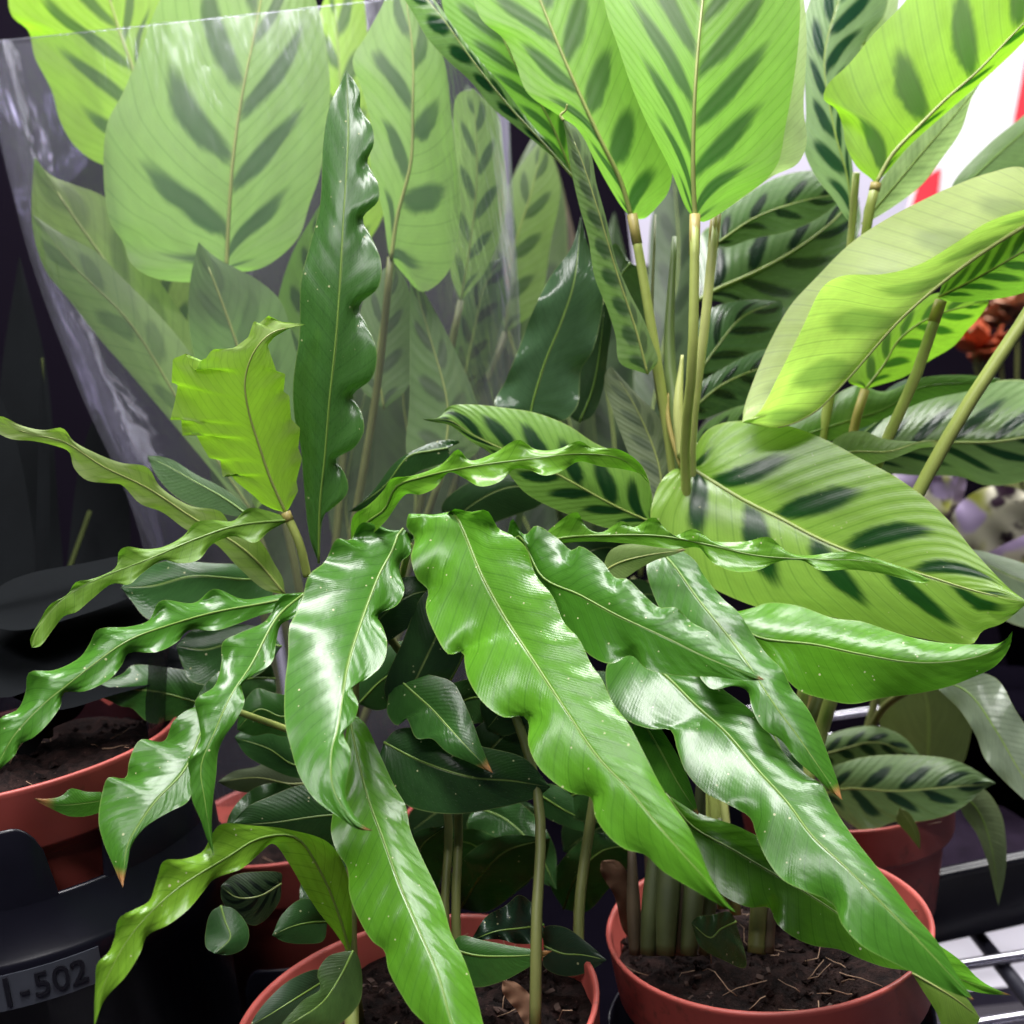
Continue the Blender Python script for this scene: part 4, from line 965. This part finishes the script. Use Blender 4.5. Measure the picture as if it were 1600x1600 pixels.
pl(pC, '395,800 300,660 200,500 110,410 51,335', '375,787 338,743 256,645 189,567 162,537 111,472 71,422 54,371', '390,720 297,551 236,479 189,432 152,395 101,368', (0.495, 0.49, 0.487), (0.26, 0.37, 0.15), n=4, bstr=0.6, under=True, tr=0.5, nu=60)
pl(pC, '611,405 621,337 642,253 645,169 645,84 635,0 628,-70', '608,398 598,331 578,250 581,202 567,145 551,94 571,57 601,0 612,-40', '632,430 659,456 689,439 709,405 719,321 716,270 706,186 692,88 659,27 645,-30',
   (0.475, 0.47, 0.47, 0.475), (0.24, 0.38, 0.12), n=4.4, under=True, nu=80, tr=0.50)
pl(pC, '720,470 735,380 745,280 740,138', '705,430 700,330 708,230 715,148', '760,420 790,330 786,230 778,180', (0.52, 0.515, 0.51), (0.26, 0.38, 0.14), n=5, under=True, nu=50)
pl(pC, '420,720 390,600 350,480 310,378', '360,700 310,580 295,506 297,439', '480,640 460,540 439,472 405,439 337,402', (0.49, 0.48, 0.475), (0.16, 0.28, 0.10), n=4, bstr=0.5, under=True, nu=50, tr=0.45)
pl(pC, '690,740 700,640 670,520 640,420', '640,720 640,620 640,500', '750,700 745,630 710,545 665,460', (0.48, 0.485, 0.49), (0.10, 0.20, 0.05), n=4, under=True, nu=50, tr=0.35)
pl(pC, '600,640 590,560 600,480 612,408', '560,600 555,540 575,450', '640,600 645,520 635,440', (0.50, 0.50, 0.50), (0.12, 0.20, 0.08), n=4, under=True, nu=40, tr=0.35)
pl(pC, '560,400 540,250 530,100 520,-40', '520,360 505,200 490,60', '600,330 590,180 575,60 560,-20', (0.545, 0.545, 0.55), (0.34, 0.52, 0.07), n=5, under=True, nu=50, tr=0.6)
pl(pC, '300,560 250,480 215,400 180,330', '260,560 210,480 180,410', '330,520 290,430 240,370', (0.525, 0.52, 0.52), (0.30, 0.40, 0.12), n=5, under=True, nu=44, tr=0.5)
pl(pC, '480,620 470,520 490,420 500,320', '440,580 430,500 455,400', '520,580 520,480 515,380', (0.52, 0.52, 0.52), (0.20, 0.36, 0.08), n=5, under=True, nu=44, tr=0.5)
pl(pC, '790,520 800,400 830,300 850,210', '770,460 770,360 800,280', '840,480 860,380 875,290', (0.57, 0.57, 0.57), (0.18, 0.26, 0.10), n=5, under=True, nu=44, tr=0.4)
pl(pC, '720,620 740,520 760,440 790,400', '700,560 715,480 750,420', '760,580 785,500 800,440', (0.55, 0.55, 0.55), (0.07, 0.14, 0.04), n=4, nu=40, tr=0.3)
for q in (('640,900 650,760 630,620 640,520', '590,820 585,700 600,580', '690,820 700,700 670,570', .535), ('740,900 745,760 735,640 720,540', '700,820 705,700 700,590', '790,820 785,700 760,590', .55),
          ('560,920 540,780 560,660 580,580', '520,840 515,720 540,620', '600,840 600,720 600,630', .54), ('430,980 400,860 380,780 330,700', '390,920 360,830 330,750', '470,900 440,810 390,730', .53),
          ('780,900 790,760 780,640 790,540', '760,820 760,700 765,600', '815,820 815,700 805,600', .56)):
    pl(pC, q[0], q[1], q[2], (q[3], q[3] + 0.005, q[3]), (0.045, 0.085, 0.03), n=4, bstr=0.6, under=True, nu=40, tr=0.25, rough=0.45)
for pts in ([(480, 1260, .54), (480, 1000, .50), (420, 700, .495), (354, 415, .487)], [(490, 1260, .54), (540, 900, .50), (590, 600, .49), (611, 402, .476)],
            [(470, 1260, .54), (450, 1000, .505), (395, 805, .50)], [(500, 1260, .54), (600, 1000, .50), (690, 740, .482)], [(460, 1260, .545), (400, 900, .52), (300, 560, .527), (235, 262, .532)],
            [(505, 1260, .545), (630, 900, .52), (720, 470, .522)], [(480, 1260, .55), (520, 900, .53), (560, 400, .547)], [(510, 1260, .55), (660, 900, .55), (790, 520, .572)]):
    stem(pC, pts, (0.0022, 0.0016), M_STEM_DARK)

M_DIM = plain('dim_leaf', (0.006, 0.007, 0.008), 0.9, 1.0, 20, 0, 0.05)  # near-black leaf colour with the shade painted in
# ------------------------------------------------------------------ plant D: dim plant behind, at the left
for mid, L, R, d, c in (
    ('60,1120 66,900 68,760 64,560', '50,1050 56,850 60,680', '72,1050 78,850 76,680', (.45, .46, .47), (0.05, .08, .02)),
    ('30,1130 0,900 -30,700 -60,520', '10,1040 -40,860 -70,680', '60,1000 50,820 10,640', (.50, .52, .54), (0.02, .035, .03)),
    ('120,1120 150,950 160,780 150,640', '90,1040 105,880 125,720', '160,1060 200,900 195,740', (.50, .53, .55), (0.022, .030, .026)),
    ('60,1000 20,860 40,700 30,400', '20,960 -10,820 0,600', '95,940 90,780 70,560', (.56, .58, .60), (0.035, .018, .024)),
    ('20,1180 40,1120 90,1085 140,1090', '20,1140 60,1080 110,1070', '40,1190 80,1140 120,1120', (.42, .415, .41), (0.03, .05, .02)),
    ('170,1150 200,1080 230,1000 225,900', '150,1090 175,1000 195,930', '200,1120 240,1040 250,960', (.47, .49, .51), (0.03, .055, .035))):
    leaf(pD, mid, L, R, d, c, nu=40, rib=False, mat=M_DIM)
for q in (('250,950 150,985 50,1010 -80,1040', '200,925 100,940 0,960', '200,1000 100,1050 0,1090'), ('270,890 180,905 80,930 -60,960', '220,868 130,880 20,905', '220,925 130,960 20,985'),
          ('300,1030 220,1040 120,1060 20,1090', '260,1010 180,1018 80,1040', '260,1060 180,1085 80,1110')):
    leaf(pD, q[0], q[1], q[2], (.44, .425, .41, .40), (.03, .03, .03), dl=1.6, dr=-1.1, nu=36, rib=False, mat=M_DIM)  # flat near-black leaves added to shade the pot below
M_STEM_DIM = plain('stem_dim', (0.022, 0.028, 0.008), 0.9, 0.4, 60, 0, 0.05)  # darker stem colour with the shade painted in
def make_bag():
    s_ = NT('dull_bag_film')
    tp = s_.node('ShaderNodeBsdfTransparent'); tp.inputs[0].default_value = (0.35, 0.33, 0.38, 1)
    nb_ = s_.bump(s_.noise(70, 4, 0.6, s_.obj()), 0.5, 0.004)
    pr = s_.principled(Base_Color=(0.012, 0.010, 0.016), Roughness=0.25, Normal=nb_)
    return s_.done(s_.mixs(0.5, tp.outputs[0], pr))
V, Fc = [], []
for i in range(9):
    for k in range(48):
        a = 2 * math.pi * k / 48; t = i / 8
        r = 0.0535 + 0.006 * t + 0.004 * noise.noise(Vector((math.cos(a) * 3, math.sin(a) * 3, t * 1.5)))
        V.append(Vector((cD.x + r * math.cos(a), cD.y + r * math.sin(a), cD.z - 0.011 + 0.042 * t + 0.008 * t * noise.noise(Vector((math.cos(a) * 2, math.sin(a) * 2, 5.0))))))
for i in range(8):
    for k in range(48):
        k2 = (k + 1) % 48
        if 27 <= k <= 45: continue
        Fc.append((i * 48 + k, i * 48 + k2, (i + 1) * 48 + k2, (i + 1) * 48 + k))
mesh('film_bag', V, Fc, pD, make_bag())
stem(pD, [(75, 1150, .42), (66, 900, .47), (66, 560, .53)], (0.002, 0.0006), M_STEM_DIM)
stem(pD, [(60, 1150, .42), (90, 950, .48), (140, 800, .53)], 0.0012, M_STEM_DIM)

# ------------------------------------------------------------------ plant E: low banded plant at right
pl(pE, '1272,1245 1320,1232 1400,1236 1480,1230 1556,1224', '1290,1205 1330,1188 1364,1181 1431,1180 1492,1188 1532,1208', '1290,1262 1306,1270 1327,1286 1354,1300 1397,1284 1431,1284 1482,1273 1516,1252 1536,1234',
   (0.50, 0.485, 0.475, 0.47), (0.11, 0.19, 0.07), n=5, dl=0.5, dr=-0.1, tr=0.15, rough=0.34, nu=64, rip=1.4)
pl(pE, '1250,1190 1310,1172 1370,1160 1445,1190', '1275,1160 1320,1140 1370,1135 1410,1150', '1270,1205 1330,1196 1390,1188', (0.52, 0.515, 0.51), (0.10, 0.17, 0.06), n=6, dl=0.5, dr=0.0, tr=0.15, nu=48)
pl(pE, '1440,1250 1450,1180 1450,1110 1440,1060', '1390,1200 1375,1140 1380,1080', '1500,1200 1518,1140 1520,1080', (0.56, 0.56, 0.56), (0.12, 0.16, 0.05), n=0, dl=0.2, dr=0.2, tr=0.2, nu=44, rough=0.5)
pl(pE, '1455,1060 1510,1080 1555,1140 1590,1200 1640,1280', '1465,1075 1500,1110 1525,1150 1540,1187 1600,1249', '1500,1048 1556,1060 1587,1110 1640,1200', (0.47, 0.455, 0.445, 0.44), (0.22, 0.28, 0.20), n=0, dl=0.2, dr=0.2, tr=0.15, rough=0.16, nu=56, wave=0.0014)
pl(pE, '1500,1235 1530,1270 1548,1320 1556,1370 1560,1416', '1502,1266 1526,1303 1543,1347 1554,1391', '1535,1232 1563,1269 1572,1317 1571,1364', (0.49, 0.485, 0.48, 0.478), (0.14, 0.19, 0.09), n=0, dl=0.2, dr=0.4, tr=0.2, rough=0.3, nu=48)
pl(pE, '1405,1262 1425,1290 1434,1315 1438,1328', '1400,1280 1420,1305', '1420,1270 1436,1300', (0.465, 0.463, 0.462), (0.10, 0.13, 0.03), n=0, nu=20, tr=0.2, rib=False)
pl(pE, '1480,890 1530,880 1580,900 1660,930', '1510,860 1560,868 1620,890', '1510,930 1560,965 1620,980', (0.50, 0.49, 0.48), (0.20, 0.26, 0.18), n=0, dl=0.5, dr=-0.1, nu=44, tr=0.2)
for pts in ([(1320, 1240, .525), (1300, 1220, .51), (1272, 1245, .50)], [(1315, 1240, .525), (1280, 1210, .53), (1250, 1190, .52)], [(1330, 1240, .53), (1400, 1240, .55), (1440, 1250, .56)],
            [(1330, 1240, .53), (1370, 1120, .52), (1455, 1060, .472)], [(1340, 1240, .53), (1440, 1200, .51), (1500, 1235, .491)], [(1330, 1230, .53), (1400, 1000, .53), (1480, 890, .501)]):
    stem(pE, pts, (0.002, 0.0014), M_STEM_DARK)

# ------------------------------------------------------------------ far plants at right
def small_pot(plant, c, r, h):
    prof = [(0, 0), (r * .72, 0), (r * .96, h - .012), (r, h - .011), (r, h), (r * .95, h), (r * .93, h - .012), (0, h - .012)]
    V, Fc = lathe_geo(prof, c, 40); mesh('pot', V, Fc, plant, M_SHADE_BLACK)
cG = drop(1530, 1010, 0.0); cG = Vector((0.27, 0.62, SHELF))
pG = thing('potted_plant', cG, 'purple cream and yellow variegated plant in shade behind the striped leaf', 'potted plant', 'potted plants on the shelf')
small_pot(pG, cG, 0.045, 0.085)
for mid, L, R, d in (('1430,830 1450,770 1430,720 1415,680', '1400,800 1395,740 1400,700', '1480,800 1490,750 1450,700', (.60, .60, .60)),
                     ('1480,860 1520,820 1560,790 1620,780', '1490,800 1530,765 1580,760', '1520,870 1570,850 1620,820', (.60, .59, .58)),
                     ('1460,850 1520,850 1580,840 1650,850', '1480,830 1540,825 1600,825', '1500,890 1560,900 1620,890', (.62, .61, .60)),
                     ('1470,840 1475,800 1490,770 1500,740', '1450,810 1460,770 1480,740', '1500,820 1505,780 1510,750', (.615, .61, .60))):
    leaf(pG, mid, L, R, d, (.3, .3, .3), mat=M_VARI, nu=36, rib=False, wave=0.002)
for pts in ([(1490, 930, .61), (1460, 870, .61), (1430, 830, .60)], [(1495, 930, .61), (1485, 890, .605), (1480, 860, .60)], [(1485, 930, .62), (1470, 890, .62), (1460, 850, .62)], [(1490, 930, .62), (1478, 880, .62), (1470, 840, .615)]):
    stem(pG, [tuple(px_w for px_w in p) for p in pts], 0.0015, M_STEM_DARK)
stem(pG, [(1490, 930, .61), (1495, 980, .62), (1500, 1060, .63)], 0.002, M_STEM_DARK)

cH = Vector((0.40, 0.80, SHELF))
pH = thing('flowering_plant', cH, 'orange and pink flowering plant far back at the right edge', 'flowering plant')
small_pot(pH, cH, 0.05, 0.09)
def flower(cx, cy, d, s, mat, n_=9, seed=1):
    rnd = random.Random(seed)
    V, Fc = [], []
    c = at(cx, cy, d)
    for i in range(n_):
        a = rnd.random() * 6.283; el = rnd.uniform(-.3, 1.2)
        dr = Vector((math.cos(a) * math.cos(el), math.sin(a) * math.cos(el) - .3, math.sin(el))).normalized()
        sd = dr.cross(Vector((0.2, 0.3, 1))).normalized(); up = sd.cross(dr)
        b = len(V)
        for u in range(6):
            for v in (-1, 0, 1):
                t = u / 5
                V.append(c + dr * (s * t) + sd * (v * s * .38 * math.sin(math.pi * min(1, t * .9 + .08))) + up * (s * .25 * t * t - s * .1 * abs(v)))
        for u in range(5):
            for v in range(2):
                Fc.append((b + u * 3 + v, b + u * 3 + v + 1, b + u * 3 + v + 4, b + u * 3 + v + 3))
    return mesh('flower', V, Fc, pH, mat)
flower(1530, 545, 0.84, 0.024, M_ORANGE, 12, 1); flower(1560, 500, 0.85, 0.022, M_PINK, 10, 2); flower(1478, 612, 0.80, 0.012, M_ORANGE, 9, 3)
flower(1590, 480, 0.84, 0.026, M_PINK, 10, 4); flower(1515, 515, 0.86, 0.02, M_PINK, 9, 5); flower(1545, 560, 0.85, 0.018, M_ORANGE, 9, 6)
for x, y in ((1530, 545), (1560, 500), (1478, 612), (1590, 480), (1515, 515), (1545, 560)):
    tube('stem', [at(x, y, .845), at((x + 1600) / 2, 720, .86), Vector((cH.x, cH.y, SHELF + 0.08))], 0.0015, pH, M_STEM_DARK, 6, 10)

# ------------------------------------------------------------------ clear film sleeves
def sleeve(rows, label, mat, wr=0.004, seed=3):
    """rows from bottom to top: (x left, y left, x right, y right, mid distance, half depth)"""
    c0 = at((rows[0][0] + rows[0][2]) / 2, (rows[0][1] + rows[0][3]) / 2, rows[0][4])
    o = thing('film_sleeve', c0, label, 'film sleeve')
    V, Fc = [], []
    ns, nr = 72, 40
    for i in range(nr + 1):
        t = i / nr
        r_ = [lerpl([q[k] for q in rows], t) for k in range(6)]
        for k in range(ns):
            a = 2 * math.pi * k / ns
            u = 0.5 + 0.5 * math.copysign(abs(math.cos(a)) ** 0.9, math.cos(a))
            x = r_[0] * (1 - u) + r_[2] * u; y = r_[1] * (1 - u) + r_[3] * u
            dd = r_[4] - r_[5] * math.copysign(abs(math.sin(a)) ** 0.8, math.sin(a))
            dd += wr * noise.noise(Vector((math.cos(a) * 2.2 + seed, math.sin(a) * 2.2, t * 2.0)))
            dd += wr * 0.4 * noise.noise(Vector((math.cos(a) * 7 + seed, math.sin(a) * 7, t * 2.5)))
            V.append(at(x, y, dd))
    for i in range(nr):
        for k in range(ns):
            k2 = (k + 1) % ns
            Fc.append((i * ns + k, i * ns + k2, (i + 1) * ns + k2, (i + 1) * ns + k))
    f = mesh('film', V, Fc, o, mat)
    # rolled seam along the right side
    rs = []
    for i in range(nr + 1):
        rs.append(V[i * ns])
    Vt, Ft = tube_geo(rs, (0.0007, 0.0007), 6)
    mesh('seam', Vt, Ft, o, mat)
    rim = [V[nr * ns + k] for k in range(ns)] + [V[nr * ns]]
    Vt, Ft = tube_geo(rim, (0.00035, 0.00035), 5, False)
    mesh('top_edge', Vt, Ft, o, mat)
    return o
sleeve([(275, 1262, 668, 1252, .54, .058), (225, 860, 806, 800, .505, .062), (120, 600, 812, 540, .51, .068), (40, 380, 800, 300, .515, .072), (-35, 68, 786, -20, .52, .075)],
       'clear crinkled film sleeve around the striped plant at left', M_FILM)

sheen_parent = [o for o in bpy.data.objects if o.name.startswith('film_sleeve')][0]
V, Fc = [], []
edge_l = resample(catmull(P('-30,70 -10,180 20,300 62,420 105,540 150,660 200,780 250,880')), 40)
edge_r = resample(catmull(P('150,62 120,150 140,250 60,330 85,430 150,560 215,690 262,880')), 40)
for i in range(41):
    for j in range(9):
        u = j / 8
        q_ = edge_l[i].lerp(edge_r[i], u)
        V.append(at(q_.x, q_.y, 0.565 + 0.012 * math.sin(u * 3.1) + 0.006 * noise.noise(Vector((u * 3, i * 0.14, 2.0)))))
for i in range(40):
    for j in range(8):
        a_ = i * 9 + j
        Fc.append((a_, a_ + 1, a_ + 10, a_ + 9))
mesh('film_sheen', V, Fc, sheen_parent, make_film('lavender_sheen_film', 0.11, (0.72, 0.68, 0.92)))  # milky lavender sheet added to paint the film's reflected light
cK = Vector((0.06, 0.74, SHELF))
pK = thing('potted_plant', cK, 'shadowy leafy plant far behind the bundle of upright stems', 'potted plant', 'potted plants on the shelf')
small_pot(pK, cK, 0.05, 0.09)
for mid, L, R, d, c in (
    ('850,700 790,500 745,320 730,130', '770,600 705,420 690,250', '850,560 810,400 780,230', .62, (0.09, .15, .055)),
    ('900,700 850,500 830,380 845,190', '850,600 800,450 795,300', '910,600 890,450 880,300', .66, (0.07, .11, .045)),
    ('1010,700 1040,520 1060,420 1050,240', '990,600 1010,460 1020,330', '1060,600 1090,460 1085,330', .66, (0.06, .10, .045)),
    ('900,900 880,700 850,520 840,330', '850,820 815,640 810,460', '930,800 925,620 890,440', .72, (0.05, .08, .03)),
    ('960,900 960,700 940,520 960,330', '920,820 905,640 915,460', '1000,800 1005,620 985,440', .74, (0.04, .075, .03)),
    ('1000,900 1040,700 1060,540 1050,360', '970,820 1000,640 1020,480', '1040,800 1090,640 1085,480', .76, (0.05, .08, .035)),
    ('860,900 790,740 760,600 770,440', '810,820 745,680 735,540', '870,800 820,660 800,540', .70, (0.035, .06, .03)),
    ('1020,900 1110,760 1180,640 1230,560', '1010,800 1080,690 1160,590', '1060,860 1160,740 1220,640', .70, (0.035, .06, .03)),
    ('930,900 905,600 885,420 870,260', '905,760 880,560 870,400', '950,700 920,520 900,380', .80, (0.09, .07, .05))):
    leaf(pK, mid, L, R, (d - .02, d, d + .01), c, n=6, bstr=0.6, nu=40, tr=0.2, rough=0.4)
for x in (880, 900, 930, 960, 990, 1020):
    tube('stem', [at(x, 905, .71), Vector((cK.x, cK.y, SHELF + .12)), Vector((cK.x, cK.y, SHELF + .07))], 0.0015, pK, M_STEM_DARK, 6, 10)
